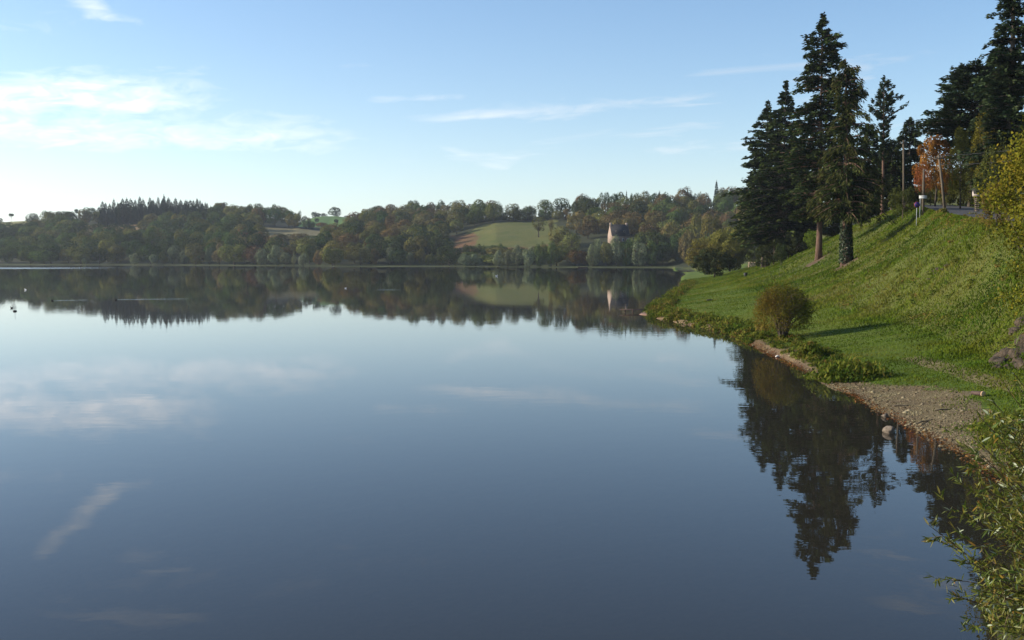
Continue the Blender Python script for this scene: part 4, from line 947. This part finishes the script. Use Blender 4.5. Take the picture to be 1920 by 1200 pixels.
y = r.uniform(24, 72, n); x = ip(SH, y) + r.normal(size=n) * .16 + .06; z = np.maximum(ground(x, y), 0) + .012
V, Q = cards(np.column_stack([x, y, z]), r.normal(size=(n, 3)) * np.array([1, 1, .15]), np.array([0, 0, 1.]) + r.normal(size=(n, 3)) * .35, r.uniform(.05, .10, n), .05)
M_LITTER = foliage_mat('washed_leaves', ((0.09, 0.035, 0.012), (0.17, 0.07, 0.022), (0.24, 0.11, 0.04)), .1)
o = obj('washed_up_leaves', mesh('washed_up_leaves', V, Q, M_LITTER, False, {'tint': np.repeat(r.random(n), 4)})); tag(o, 'rust-coloured fallen leaves along the waterline', 'leaf litter', kind='stuff')

# ------------------------------------------------------------------ road, poles, signs, hut
def strip(name, x_of, w0, w1, y0, y1, dz, mat, n=90):
    ys = np.linspace(y0, y1, n); V = []
    for y in ys:
        xc = float(ip(CT, np.array([y]))[0]); zc = float(ip(CZ, np.array([y]))[0])
        for t in (w0, (w0 + w1) / 2, w1): V.append((xc + t, y, max(g1(xc + t, y), zc) + dz))
    i = np.arange(n - 1)[:, None] * 3; Q = np.concatenate([np.stack([i + k, i + k + 1, i + k + 4, i + k + 3], -1).reshape(-1, 4) for k in (0, 1)])
    return obj(name, mesh(name, V, Q, mat, True))
M_ASPH = plain_mat('asphalt', (0.045, 0.046, 0.05), (0.065, 0.066, 0.07), 6.0, 0.9, .01)
tag(strip('road', None, 0.5, 5.0, -40, 205, .06, M_ASPH), 'narrow grey asphalt road along the top of the bank', 'road', kind='structure')
M_WOOD = plain_mat('weathered_pole_wood', (0.065, 0.050, 0.034), (0.13, 0.105, 0.075), 3.0, .9, .01, (6, 6, .5))
M_WOODD = plain_mat('dark_wet_wood', (0.045, 0.028, 0.022), (0.10, 0.06, 0.048), 4.0, .8, .01, (.6, 5, 5))
M_METAL = plain_mat('grey_metal', (0.25, 0.26, 0.27), (0.34, 0.35, 0.36), 8, .45)
M_WHITE = plain_mat('white_sign_paint', (0.74, 0.73, 0.70), (0.82, 0.81, 0.78), 4, .5)
M_BLUE = plain_mat('blue_sign_paint', (0.015, 0.02, 0.12), (0.02, 0.03, 0.16), 4, .5)
M_RED = plain_mat('red_sign_paint', (0.16, 0.015, 0.02), (0.22, 0.02, 0.025), 4, .5)
M_GLASS = plain_mat('insulator_glass', (0.10, 0.12, 0.11), (0.14, 0.16, 0.15), 4, .2)
def pole(label, px, pyb, pxt, pyt, d, rad=.13, arms=True):
    b = P(px, 478, d); z = g1(b[0], d); top = P(pxt, pyt, d) - np.array([b[0], d, z])
    e = thing('utility_pole', label, 'pole', (b[0], d, z)); m = MB(); m.tube([(0, 0, -.5), top * .5, top], [rad * 1.15, rad, rad * .8], 10)
    obj('post', m.build('post', M_WOOD, True), e)
    if arms:
        m = MB(); m.box(top + np.array([0, -.12, -.35]), (.9, .08, .10)); ca = obj('crossarm', m.build('crossarm', M_WOOD), e)
        for k in (-.38, -.14, .14, .38):
            m = MB(); m.tube([top + np.array([k, -.12, -.30]), top + np.array([k, -.12, -.22]), top + np.array([k, -.12, -.14])], [.02, .045, .03], 7); obj('insulator', m.build('insulator', M_GLASS, True), ca)
    return e, top + np.array([b[0], d, z])
_, t1_ = pole('straight wooden pole beside the white direction sign', 1729, 398, 1732, 318, 97, .10, False)
_, t2_ = pole('leaning wooden pole on the road edge', 1771, 400, 1760, 290, 93, .115)
_, t3_ = pole('farther wooden pole in front of the dark conifers', 1693, 355, 1694, 263, 128, .13)
M_CABLE = plain_mat('black_cable', (0.02, 0.02, 0.02), (0.03, 0.03, 0.03), 3, .6)
for k, (lb, off) in enumerate((('upper overhead cable running right from the leaning pole', .1), ('lower overhead cable running right from the leaning pole', -.7))):
    a = t2_ + np.array([.1, 0, off - .2]); b_ = np.array([40.0, 48, 13.2 + off]); tt = np.linspace(0, 1, 14)[:, None]
    p = a * (1 - tt) + b_ * tt; p[:, 2] -= (4 * tt * (1 - tt) * .7)[:, 0]
    m = MB(); m.tube(p, .018, 4); tag(obj('overhead_cable', m.build('overhead_cable', M_CABLE)), lb, 'cable')
# direction sign: two white arrow boards on a post
def disc(m, c, r_, th, k=24, y=-1):
    a = np.arange(k) * 2 * math.pi / k; f = np.column_stack([c[0] + np.cos(a) * r_, np.full(k, c[1] - th / 2), c[2] + np.sin(a) * r_]); b_ = f + np.array([0, th, 0])
    m.add(np.vstack([f, b_, [[c[0], c[1] - th / 2, c[2]]], [[c[0], c[1] + th / 2, c[2]]]]), Q=[(q, (q + 1) % k, k + (q + 1) % k, k + q) for q in range(k)], T=[(2 * k, (q + 1) % k, q) for q in range(k)] + [(2 * k + 1, k + q, k + (q + 1) % k) for q in range(k)])
d = 96.0; b = P(1723, 478, d); z = g1(b[0], d)
e = thing('direction_sign', 'white arrow-shaped direction sign boards by the straight pole', 'sign', (b[0], d, z))
zs = P(1723, 371, d)[2] - z
m = MB(); m.tube([(0, 0, -.3), (0, 0, zs / 2), (0, 0, zs + .15)], .03, 8); obj('post', m.build('post', M_METAL, True), e)
for dz, s1 in ((.0, 1), (.14, 1)):
    m = MB(); yv = -.05; x0, x1, t_ = -.12, .52, .055
    V = [(x0, yv, zs + dz - t_), (x1, yv, zs + dz - t_), (x1 + .09, yv, zs + dz), (x1, yv, zs + dz + t_), (x0, yv, zs + dz + t_)]
    V = V + [(a_, yv + .02, c_) for a_, _, c_ in V]
    m.add(V, Q=[(q, (q + 1) % 5, 5 + (q + 1) % 5, 5 + q) for q in range(5)] + [(0, 3, 2, 1), (5, 6, 7, 8)], T=[(0, 4, 3), (5, 8, 9)]); obj('board', m.build('board', M_WHITE), e)
d = 90.0; b = P(1717, 478, d); z = g1(b[0], d); zs = P(1717, 384, d)[2] - z
e = thing('round_road_sign', 'round dark blue no-parking sign with red rim at the bend', 'sign', (b[0], d, z))
m = MB(); m.tube([(0, 0, -.3), (0, 0, zs * .5), (0, 0, zs + .2)], .028, 8); obj('post', m.build('post', M_METAL, True), e)
m = MB(); disc(m, (0, -.045, zs), .26, .012); obj('rim', m.build('rim', M_RED), e)
m = MB(); disc(m, (0, -.054, zs), .222, .012); obj('face', m.build('face', M_BLUE), e)
m = MB(); m.box((0, -.064, zs), (.40, .008, .035)); V, Fs = m.get(); c0 = np.array([0, -.064, zs]); R45 = np.array(Matrix.Rotation(math.radians(45), 3, 'Y')); obj('slash', mesh('slash', (V - c0) @ R45.T + c0, Fs, M_RED), e)

def rock_mesh(seed, sx, sy, sz, mat, sub=2, rough=.28):
    import bmesh
    bm = bmesh.new(); bmesh.ops.create_icosphere(bm, subdivisions=sub, radius=1.0); r = np.random.default_rng(seed)
    V = np.array([v.co[:] for v in bm.verts]); Fc = np.array([[v.index for v in f.verts] for f in bm.faces]); bm.free()
    pl = unit(r.normal(size=(13, 3))); pd = r.uniform(.48, .88, 13)
    for n_, q in zip(pl, pd):
        k = V @ n_; V = V - np.outer(np.maximum(k - q, 0), n_)
    V = V * (1 + rough * .25 * (r.random((len(V), 1)) - .5)) * np.array([sx, sy, sz])
    return mesh('stone', V, [Fc], mat)
M_STONE = plain_mat('pale_stone', (0.10, 0.078, 0.056), (0.235, 0.19, 0.145), 6.0, .9, .05)
M_ROCK = plain_mat('lichen_rock', (0.024, 0.020, 0.012), (0.092, 0.066, 0.044), 3.5, .95, .10)
M_PINK = plain_mat('pink_stone', (0.30, 0.20, 0.14), (0.42, 0.30, 0.22), 2.5, .9, .02)
M_SLATE = plain_mat('dark_slate', (0.016, 0.016, 0.018), (0.028, 0.027, 0.028), 3.0, .95, .01)
# stone gate pier and little roofed box on a post
d = 92.0; b = P(1830, 478, d); z = g1(b[0], d)
e = thing('stone_pier', 'pale stone gate pier beside the road', 'pier', (b[0], d, z)); ht = P(1830, 374, d)[2] - z
r = np.random.default_rng(3); nrow = 6
for k in range(nrow):
    for j in (-1, 1):
        wdt = .28 + .06 * ((k + j) % 2); me = rock_mesh(300 + k * 3 + j, .13, .17, ht / nrow * .62, M_STONE, 1, .1); o = obj('stone', me, e, loc=(j * .10 + r.uniform(-.02, .02), r.uniform(-.02, .02), (k + .5) * ht / nrow))
m = MB(); m.box((0, 0, ht + .05), (.46, .44, .07)); obj('capstone', m.build('capstone', M_STONE), e)
M_HUT = plain_mat('pale_render', (0.36, 0.30, 0.27), (0.46, 0.40, 0.36), 4, .9)
d = 91.0; b = P(1824, 478, d); z = g1(b[0], d); zs = P(1824, 368, d)[2] - z
e = thing('roofed_box', 'small white gabled box with dark roof on a thin post', 'shrine box', (b[0], d, z))
m = MB(); m.tube([(.05, 0, -.3), (.05, 0, zs * .5), (.05, 0, zs)], .035, 8); obj('post', m.build('post', M_WOOD, True), e)
hw_, L_, hh = .16, .8, .26
V = [(-.12, -hw_, zs), (-.12, hw_, zs), (-.12, hw_, zs + hh), (-.12, 0, zs + hh + .32), (-.12, -hw_, zs + hh)]; V = V + [(L_, y_, z_) for _, y_, z_ in V]
m = MB(); m.add(V, Q=[(q, (q + 1) % 5, 5 + (q + 1) % 5, 5 + q) for q in (0, 1, 4)] + [(0, 4, 2, 1), (5, 6, 7, 9)], T=[(4, 3, 2), (9, 7, 8)]); obj('box', m.build('box', M_HUT), e)
m = MB()
for sg in (-1, 1):
    m.add([(-.17, 0, zs + hh + .36), (L_ + .05, 0, zs + hh + .36), (L_ + .05, sg * (hw_ + .10), zs + hh - .08), (-.17, sg * (hw_ + .10), zs + hh - .08), (-.17, 0, zs + hh + .41), (L_ + .05, 0, zs + hh + .41), (L_ + .05, sg * (hw_ + .12), zs + hh - .04), (-.17, sg * (hw_ + .12), zs + hh - .04)], Q=[(0, 1, 2, 3), (4, 7, 6, 5), (0, 4, 5, 1), (2, 6, 7, 3), (0, 3, 7, 4), (1, 5, 6, 2)])
obj('roof', m.build('roof', M_SLATE), e)

# low pinkish stone wall at the end of the lawn
a = hit(1402, 503); b_ = hit(1424, 502); d = a[1]
e = thing('stone_wall', 'low pinkish stone wall at the far end of the lawn', 'wall', (a[0], d, a[2] - .1)); Lw = 24 * d / F; Hw = 12 * d / F + .1; r = np.random.default_rng(8)
for row in range(5):
    x = 0.0
    while x < Lw - .15:
        l_ = r.uniform(.45, .75); me = rock_mesh(int(r.integers(1e6)), l_ * .56, .28, Hw / 5 * .62, M_PINK, 1, .1); obj('stone', me, e, loc=(x + l_ / 2, r.uniform(-.04, .04) + .0, (row + .5) * Hw / 5)); x += l_
# dark bin on the lawn
c = hit(1398, 519); e = thing('litter_bin', 'small dark litter bin standing on the lawn near the wall', 'bin', tuple(c)); k = c[1] / F
M_BIN = plain_mat('dark_bin', (0.012, 0.013, 0.012), (0.022, 0.023, 0.02), 4, .6)
m = MB(); m.tube([(0, 0, 0), (0, 0, .03), (0, 0, 6.6 * k), (0, 0, 7.0 * k)], [.22, .24, .28, .26], 12); obj('body', m.build('body', M_BIN, True), e)
m = MB(); m.tube([(0, 0, 7.02 * k), (0, 0, 7.4 * k), (0, 0, 7.9 * k)], [.31, .30, .12], 12); obj('lid', m.build('lid', M_BIN, True), e)
c = hit(1331, 564); e = thing('fire_ring', 'small dark burnt log lying on the lawn', 'log', tuple(c)); m = MB(); m.tube([(-.3, 0, .06), (0, .03, .07), (.32, -.02, .06)], [.08, .09, .07], 8); obj('bark', m.build('bark', M_BIN, True), e)
e.name = 'burnt_log'

# ------------------------------------------------------------------ rocks, log, jetty
for lb, px, py, sx, sy, sz, sd in (('nearer pale boulder lying in the shallow water', 1667, 812, .16, .22, .19, 1), ('farther flat boulder lying in the shallow water', 1659, 782, .16, .15, .11, 2)):
    c = hit(px, py); o = obj('boulder', rock_mesh(400 + sd, sx, sy, sz, M_STONE, 3, .15), loc=(c[0], c[1], .03)); o.rotation_euler = (0, .25, .6 * sd); tag(o, lb, 'rock')
M_HWHITE = plain_mat('quartz_stone', (0.42, 0.38, 0.33), (0.6, 0.56, 0.5), 6, .8, .02)
c = hit(1457, 670); o = obj('pale_stone', rock_mesh(410, .13, .10, .09, M_HWHITE, 2, .15), loc=(c[0], c[1], c[2] + .05)); tag(o, 'single white stone on the waterline below the round bush', 'rock')
c = hit(1842, 744); e = thing('cut_log', 'short cut log with a pale sawn end on the beach', 'log', (c[0], c[1], c[2])); M_SAWN = plain_mat('sawn_wood', (0.50, 0.32, 0.18), (0.62, 0.43, 0.26), 9, .8)
m = MB(); m.tube([(-.50, .10, .07), (-.2, .05, .085), (.02, 0, .095)], [.06, .075, .095], 12); obj('bark', m.build('bark', M_WOODD, True), e)
m = MB(); m.tube([(.021, -.002, .095), (.045, -.008, .096)], [.098, .096], 14); V, Fs = m.get(); obj('sawn_end', mesh('sawn_end', V, Fs, M_SAWN), e)
r = np.random.default_rng(17)
for k, (px, py, ln) in enumerate(((1735, 792, .9), (1690, 762, .6), (1770, 770, .7))):
    cc = hit(px, py); mm_ = MB(); a_ = r.uniform(-.5, .9); dx, dy_ = math.cos(a_) * ln / 2, math.sin(a_) * ln / 2
    mm_.tube([(-dx, -dy_, .02), (-dx * .3, -dy_ * .2, .04), (dx * .4, dy_ * .5, .03), (dx, dy_, .05)], [.018, .022, .018, .008], 6)
    tag(obj('driftwood_stick', mm_.build('driftwood_stick', M_WOOD, True), loc=tuple(cc)), ('longest driftwood stick, lying near the gravel waterline', 'driftwood stick on the narrow upper part of the beach', 'driftwood stick in the middle of the beach')[k], 'stick')
# the sawn face looks back at the shore path
e.rotation_euler = (0, 0, math.radians(-62))
c = hit(1908, 690); e = thing('rock_outcrop', 'broken rock outcrop at the foot of the bank by the right edge', 'rock', (c[0], c[1], c[2] - .1)); r = np.random.default_rng(12)
for k in range(46):
    u_, v_ = r.random(2)
    if u_ + v_ > 1: u_, v_ = 1 - u_, 1 - v_
    q = hit(1858 + 72 * u_ + 66 * v_, 693 - 2 * u_ - 108 * v_); s_ = r.uniform(.16, .46)
    o = obj('stone', rock_mesh(500 + k, s_ * r.uniform(.8, 1.4), s_, s_ * r.uniform(.6, 1.0), M_ROCK, 2, .25), e, loc=(q[0] - c[0], q[1] - c[1], q[2] - c[2] + .04)); o.rotation_euler = (r.uniform(-.6, .6), r.uniform(-.6, .6), r.uniform(0, 3))
c = hit(1757, 508); e = thing('bare_rock_patch', 'patch of bare stones halfway up the grassy bank', 'rock', tuple(c))
for k in range(9):
    x, y = c[0] + r.normal() * .35, c[1] + r.normal() * .8; s_ = r.uniform(.15, .32); obj('stone', rock_mesh(540 + k, s_, s_, s_ * .6, M_ROCK, 1, .2), e, loc=(x - c[0], y - c[1], g1(x, y) - c[2] - .03))
# plank jetty on the point
c = hit(1212, 586); e = thing('plank_jetty', 'dark plank on short posts reaching into the water from the point', 'jetty', (c[0], c[1], 0))
m = MB(); m.box((-.75, .1, .26), (3.3, .30, .06), rz=.06); obj('plank', m.build('plank', M_WOODD), e)
m = MB(); m.box((-.6, .48, .245), (2.6, .22, .05), rz=-.05); obj('plank', m.build('plank', M_WOODD), e)
for x, y in ((.4, .1), (-.2, .45), (-1.9, .05), (-1.2, .35)):
    m = MB(); m.tube([(x, y, -.6), (x, y, 0), (x, y, .22)], .055, 7); obj('post', m.build('post', M_WOODD, True), e)
c = hit(1225, 586); o = obj('red_earth_spit', rock_mesh(77, 1.5, 2.0, .30, plain_mat('reddish_earth', (0.16, 0.09, 0.065), (0.24, 0.15, 0.11), 2.5, .95, .02), 3, .1), loc=(c[0] - .1, c[1] + .5, .0)); tag(o, 'bare reddish earth hump at the tip of the point', 'earth')

# ------------------------------------------------------------------ house and rowboat on the far shore
d = 492.0; b = P(1147, 478, d); z = min(g1(b[0], d), 11.6)
apex = P(1147, 421.5, d)[2] - z; eave = P(1147, 441, d)[2] - z
e = thing('stone_house', 'stone house with steep slate roof and pale gable in the far wood', 'house', (b[0] - 1.0, d, z - .5)); e.rotation_euler = (0, 0, math.radians(14)); apex += .5; eave += .5
M_HWALL = plain_mat('lime_washed_stone', (0.27, 0.20, 0.155), (0.36, 0.27, 0.215), 1.2, .9, .02); Lh, wh = 8.6, 2.7
V = [(0, -wh, 0), (0, wh, 0), (0, wh, eave), (0, 0, apex), (0, -wh, eave)]; V = V + [(Lh, y_, z_) for _, y_, z_ in V]
m = MB(); m.add(V, Q=[(q, (q + 1) % 5, 5 + (q + 1) % 5, 5 + q) for q in (0, 1, 4)] + [(0, 4, 2, 1), (5, 6, 7, 9)], T=[(4, 3, 2), (9, 7, 8)]); obj('wall', m.build('wall', M_HWALL), e)
m = MB(); t_ = .16; sl = (apex - eave) / wh
for sg in (-1, 1):
    A_ = np.array([(.12, 0, apex + .05), (Lh + .2, 0, apex + .05), (Lh + .2, sg * (wh + .35), eave - .35 * sl + .05), (.12, sg * (wh + .35), eave - .35 * sl + .05)]); B_ = A_ + np.array([0, sg * .08, t_]); m.add(np.vstack([A_, B_]), Q=[(0, 1, 2, 3), (4, 7, 6, 5), (0, 4, 5, 1), (2, 6, 7, 3), (0, 3, 7, 4), (1, 5, 6, 2)])
rf = obj('roof', m.build('roof', M_SLATE), e)
for x in (.45, Lh - .45):
    m = MB(); m.box((x, 0, apex + .15), (.8, .75, 1.6)); ch = obj('chimney', m.build('chimney', M_HWALL), rf)
M_PANE = plain_mat('window_glass', (0.03, 0.035, 0.04), (0.05, 0.055, 0.06), 2, .1)
for x in (2.6, 6.4):       # dormers
    yy = -wh * .62; zd = eave + (apex - eave) * .30
    dm = MB(); dm.box((x, yy - .15, zd + .3), (.8, 1.1, .8)); do = obj('dormer', dm.build('dormer', M_STONE), e)
    dm = MB(); dm.box((x, yy - .715, zd + .3), (.55, .03, .6)); obj('pane', dm.build('pane', M_PANE), do)
for x in (1.6, 5.6, 7.8):
    dm = MB(); dm.box((x, -wh - .03, 1.9), (.95, .06, 1.3)); wo_ = obj('window', dm.build('window', M_WHITE), e); dm = MB(); dm.box((x, -wh - .07, 1.9), (.75, .03, 1.1)); obj('pane', dm.build('pane', M_PANE), wo_)
dm = MB(); dm.box((3.6, -wh - .04, 1.25), (1.0, .08, 2.1)); obj('door', dm.build('door', M_WOODD), e)
def hull(L, W, H, n=9):
    V = []; xs = np.linspace(-.5, .5, n)
    for t in xs:
        w_ = W * .5 * (1 - (abs(t) * 2) ** 3 * (.92 if t > 0 else .35)); sh = H * (.75 + .9 * t * t)
        V += [(t * L, -w_, sh), (t * L, -w_ * .72, .08), (t * L, 0, 0), (t * L, w_ * .72, .08), (t * L, w_, sh)]
    V = np.array(V); inner = V * np.array([.96, .88, 1]) + np.array([0, 0, .04]); A_ = np.vstack([V, inner]); N_ = 5 * n; Q = []
    for i in range(n - 1):
        for k in range(4): Q += [(i * 5 + k, i * 5 + k + 1, (i + 1) * 5 + k + 1, (i + 1) * 5 + k), (N_ + i * 5 + k, N_ + (i + 1) * 5 + k, N_ + (i + 1) * 5 + k + 1, N_ + i * 5 + k + 1)]
        for k in (0, 4): Q.append((i * 5 + k, (i + 1) * 5 + k, N_ + (i + 1) * 5 + k, N_ + i * 5 + k))
    for i in (0, n - 1):
        for k in range(4): Q.append((i * 5 + k, i * 5 + k + 1, N_ + i * 5 + k + 1, N_ + i * 5 + k))
    return A_, np.array(Q)
c = P(1093, 478, 434); e = thing('rowing_boat', 'dark rowing boat moored at the far shore left of the house', 'boat', (c[0], 434, -.08)); V, Q = hull(3.9, 1.4, .45)
obj('hull', mesh('hull', V, Q, M_WOODD), e)
for x in (-.9, .5): m = MB(); m.box((x, 0, .30), (.24, 1.15, .04)); obj('thwart', m.build('thwart', M_WOOD), e)

# ------------------------------------------------------------------ water birds and marker
M_DUCK = plain_mat('dark_plumage', (0.015, 0.013, 0.012), (0.04, 0.035, 0.03), 20, .8); M_BILL = plain_mat('pale_bill', (0.5, 0.42, 0.3), (0.6, 0.5, 0.38), 9, .5); M_SWAN = plain_mat('white_plumage', (0.75, 0.74, 0.72), (0.82, 0.81, 0.8), 12, .8)
def ring_mesh(name, stations, mat, k=10):
    """body of revolution-like rings along x: (x, centre z, half width, half height)"""
    m = MB(); V = []; a = np.arange(k) * 2 * math.pi / k
    for x, zc, w_, h_ in stations: V += [(x, math.cos(q) * w_, zc + math.sin(q) * h_) for q in a]
    n = len(stations); i = np.arange(n - 1)[:, None] * k; j = np.arange(k)[None]; j2 = (j + 1) % k
    return mesh(name, V, np.stack([i + j, i + j2, i + k + j2, i + k + j], -1).reshape(-1, 4), mat, True)
def bird(label, px, py, rz, mat, s_=1.0):
    c = hit(px, py); e = thing('water_bird', label, 'bird', (c[0], c[1], 0)); e.rotation_euler = (0, 0, rz); e.scale = (s_,) * 3
    obj('body', ring_mesh('body', [(-.24, .13, .005, .005), (-.19, .11, .035, .025), (-.12, .07, .085, .07), (0, .06, .105, .095), (.10, .065, .085, .085), (.14, .10, .055, .06), (.155, .15, .032, .035), (.165, .19, .035, .038), (.19, .205, .040, .040), (.225, .20, .026, .028), (.24, .197, .008, .01)], mat), e)
    obj('bill', ring_mesh('bill', [(.225, .197, .016, .012), (.26, .192, .013, .008), (.285, .19, .003, .003)], M_BILL, 6), e)
bird('dark coot swimming left with a bright wake', 217, 563, math.pi, M_DUCK, .85); bird('dark coot leading the wake farther left', 98, 564, math.pi, M_DUCK, .8); bird('dark duck beside the marker float at the left edge', 22, 578, math.pi * .9, M_DUCK, .8)
bird('white bird floating on the dark reflection at left', 48, 544, 2.6, M_SWAN); bird('white bird floating below the lakeside willows', 931, 518, .4, M_SWAN, 1.5); bird('pale duck trailing a faint wake at centre left', 648, 541, 0, M_SWAN, .8)
c = hit(28, 584); e = thing('marker_float', 'thin marker stick on a dark float at the left edge', 'float', (c[0], c[1], 0))
m = MB(); m.tube([(0, 0, -.05), (0, 0, .02), (0, 0, .09), (0, 0, .12)], [.12, .17, .15, .03], 12); obj('float', m.build('float', M_DUCK, True), e)
m = MB(); m.tube([(0, 0, .1), (.01, 0, .4), (0, 0, .74)], .014, 6); obj('stick', m.build('stick', M_METAL, True), e)

# ------------------------------------------------------------------ willow leaning over the water in the foreground
def leaf_mesh(name, mat, tint):
    """slender folded willow leaf, 1 long"""
    xs = [0, .18, .45, .75, 1.0]; ws = [.012, .07, .095, .06, .0]; V = []
    for x, w_ in zip(xs, ws): V += [(x, -w_, .03 * math.sin(x * 3)), (x, 0, -.025 + .03 * math.sin(x * 3)), (x, w_, .03 * math.sin(x * 3))]
    Q = [(i * 3 + k, i * 3 + k + 1, i * 3 + k + 4, i * 3 + k + 3) for i in range(4) for k in (0, 1)]
    return np.array(V), np.array(Q)
M_WLEAF = foliage_mat('willow_leaves', ((0.055, 0.085, 0.012), (0.10, 0.125, 0.018), (0.17, 0.165, 0.03), (0.24, 0.13, 0.02)), .40, gloss=.015, scale=2.0)
M_WLIGHT = foliage_mat('willow_leaf_backs', ((0.20, 0.23, 0.13), (0.30, 0.32, 0.22)), .2, gloss=.03)
M_WSTEM = plain_mat('willow_twig', (0.09, 0.06, 0.035), (0.16, 0.11, 0.06), 6, .8)
r = np.random.default_rng(123)
root = np.array([7.3, 12.2, .25]); we = thing('foreground_willow', 'leafy willow leaning over the water in the right foreground', 'willow', tuple(root))
st = MB(); LP, LD, vis = [], [], []
tips = [(1760, 934, 10.6), (1742, 985, 10.2), (1752, 1012, 10.4), (1768, 1086, 9.8), (1776, 1112, 9.6), (1830, 1172, 9.2), (1884, 722, 10.4), (1862, 752, 10.2), (1800, 905, 10.8), (1815, 870, 11), (1795, 960, 10.0), (1790, 1040, 9.7), (1838, 838, 11), (1848, 1110, 9.4)]
for k in range(165): tips.append((r.uniform(1830, 2110) if k % 3 else r.uniform(1800, 1920), r.uniform(775, 1190), r.uniform(8.8, 11.6)))
for k in range(40): tips.append((r.uniform(1900, 2120), r.uniform(640, 820), r.uniform(9.2, 11.6)))
for (px, py, d_) in tips:
    tip = P(px, py, d_); b0_ = root + np.array([r.uniform(-.5, .6), r.uniform(-.6, .6), 0]); v = tip - b0_
    ctrl = b0_ + v * np.array([.42, .42, .62]) + r.normal(size=3) * .12
    tt = np.linspace(0, 1, 12)[:, None]; pth = (1 - tt) ** 2 * b0_ + 2 * tt * (1 - tt) * ctrl + tt ** 2 * tip
    st.tube(pth - root, np.linspace(.016, .0028, 12), 5, cap=False)
    for s_ in np.arange(.32, 1.0, .055):
        i = s_ * 11; i0 = min(int(i), 10); p0 = pth[i0] + (pth[i0 + 1] - pth[i0]) * (i - i0); tg = unit(pth[i0 + 1] - pth[i0])
        sub = unit(tg + r.normal(size=3) * .55); ln = r.uniform(.12, .38) * (1.15 - s_ * .6); p1 = p0 + sub * ln
        if s_ < .93: st.tube([p0 - root, (p0 + p1) / 2 - root, p1 - root], [.004, .003, .0015], 3, cap=False)
        for q in np.linspace(.1, 1, 10):
            LP.append(p0 + (p1 - p0) * q); LD.append(unit(sub + r.normal(size=3) * .65 + np.array([0, 0, -.15])))
    for q in np.linspace(.80, 1, 9): i = q * 11; i0 = min(int(i), 10); LP.append(pth[i0] + (pth[i0 + 1] - pth[i0]) * (i - i0)); LD.append(unit(unit(pth[i0 + 1] - pth[i0]) + r.normal(size=3) * .5))
LP = np.array(LP); LD = np.array(LD); n = len(LP)
obj('stems', st.build('stems', M_WSTEM, True), we)
N_ = unit(np.array([-.2, -.3, .8]) + r.normal(size=(n, 3)) * .55); S_ = unit(np.cross(N_, LD)); N_ = np.cross(LD, S_); Ls = r.uniform(.045, .115, n)
tint = np.clip(r.normal(.42, .24, n), 0, 1); light = r.random(n) < .07
LV, LQ = leaf_mesh('leaf', None, 0)
px_l = 960 + F * LP[:, 0] / LP[:, 1]; rel = LP - CAM; py_l = 478 - F * rel[:, 2] / LP[:, 1]
inview = (px_l < 1912) & (py_l < 1195) & (py_l > 715)
front = np.argsort(np.where(inview, np.linalg.norm(rel, axis=1) + (px_l - 1740) * .004, 99))[:300]
single = np.zeros(n, bool); single[front] = True
for sel, mt in ((~single & ~light, M_WLEAF), (~single & light, M_WLIGHT)):
    q = np.where(sel)[0]; V = LP[q][:, None] - root + Ls[q][:, None, None] * (LV[None, :, 0:1] * LD[q][:, None] + LV[None, :, 1:2] * S_[q][:, None] + LV[None, :, 2:3] * N_[q][:, None])
    Q = (LQ[None] + np.arange(len(q))[:, None, None] * len(LV)).reshape(-1, 4)
    o = obj('foliage', mesh('foliage', V.reshape(-1, 3), Q, mt, True, {'tint': np.repeat(tint[q], len(LV))}), we); o['kind'] = 'stuff'
lv = [mesh('leaf', LV, LQ, M_WLEAF, True, {'tint': np.full(len(LV), t)}) for t in (.08, .25, .4, .55, .7, .95)] + [mesh('leaf', LV, LQ, M_WLIGHT, True, {'tint': np.full(len(LV), .5)})]
for q in np.where(single)[0]:
    me = lv[6] if light[q] else lv[min(int(tint[q] * 6), 5)]
    o = obj('leaf', me, we); M_ = Matrix([[LD[q][i], S_[q][i], N_[q][i]] for i in range(3)]).to_4x4() @ Matrix.Scale(Ls[q], 4); M_.translation = Vector(LP[q] - root); o.matrix_local = M_
print('willow leaves', n)
# nettles and grasses on the shore under the willow
r = np.random.default_rng(140); parts = []
for i in range(260):
    y = r.uniform(13, 31); x = ip(SH, np.array([y]))[0] + r.uniform(.9, 5.5)
    if in_poly(np.array([x]), np.array([y]), BEACH)[0] : continue
    k = r.uniform(.5, 1.0); parts.append(mound(r, (x, y, g1(x, y) - .05), .7 * k, .75 * k, 110, .13, .7))
V, Q, t = join(parts); o = obj('nettle_bed', mesh('nettle_bed', V, Q, M_HERB, False, {'tint': t})); tag(o, 'green nettles and grasses on the shore beside the willow', 'plants', kind='stuff')
# ------------------------------------------------------------------ haze over the valley
mh, g, out = material('haze_air')
pv = g.new('ShaderNodeVolumePrincipled'); pv.inputs['Color'].default_value = (0.80, 0.88, 1.0, 1); pv.inputs['Density'].default_value = 0.00011; pv.inputs['Anisotropy'].default_value = 0.25
g.l.new(pv.outputs[0], out.inputs['Volume'])
b = MB(); b.box((-300, 2900, 37.25), (12200, 12200, 84.5))
hz = obj('haze', b.build('haze', mh)); tag(hz, kind='stuff')
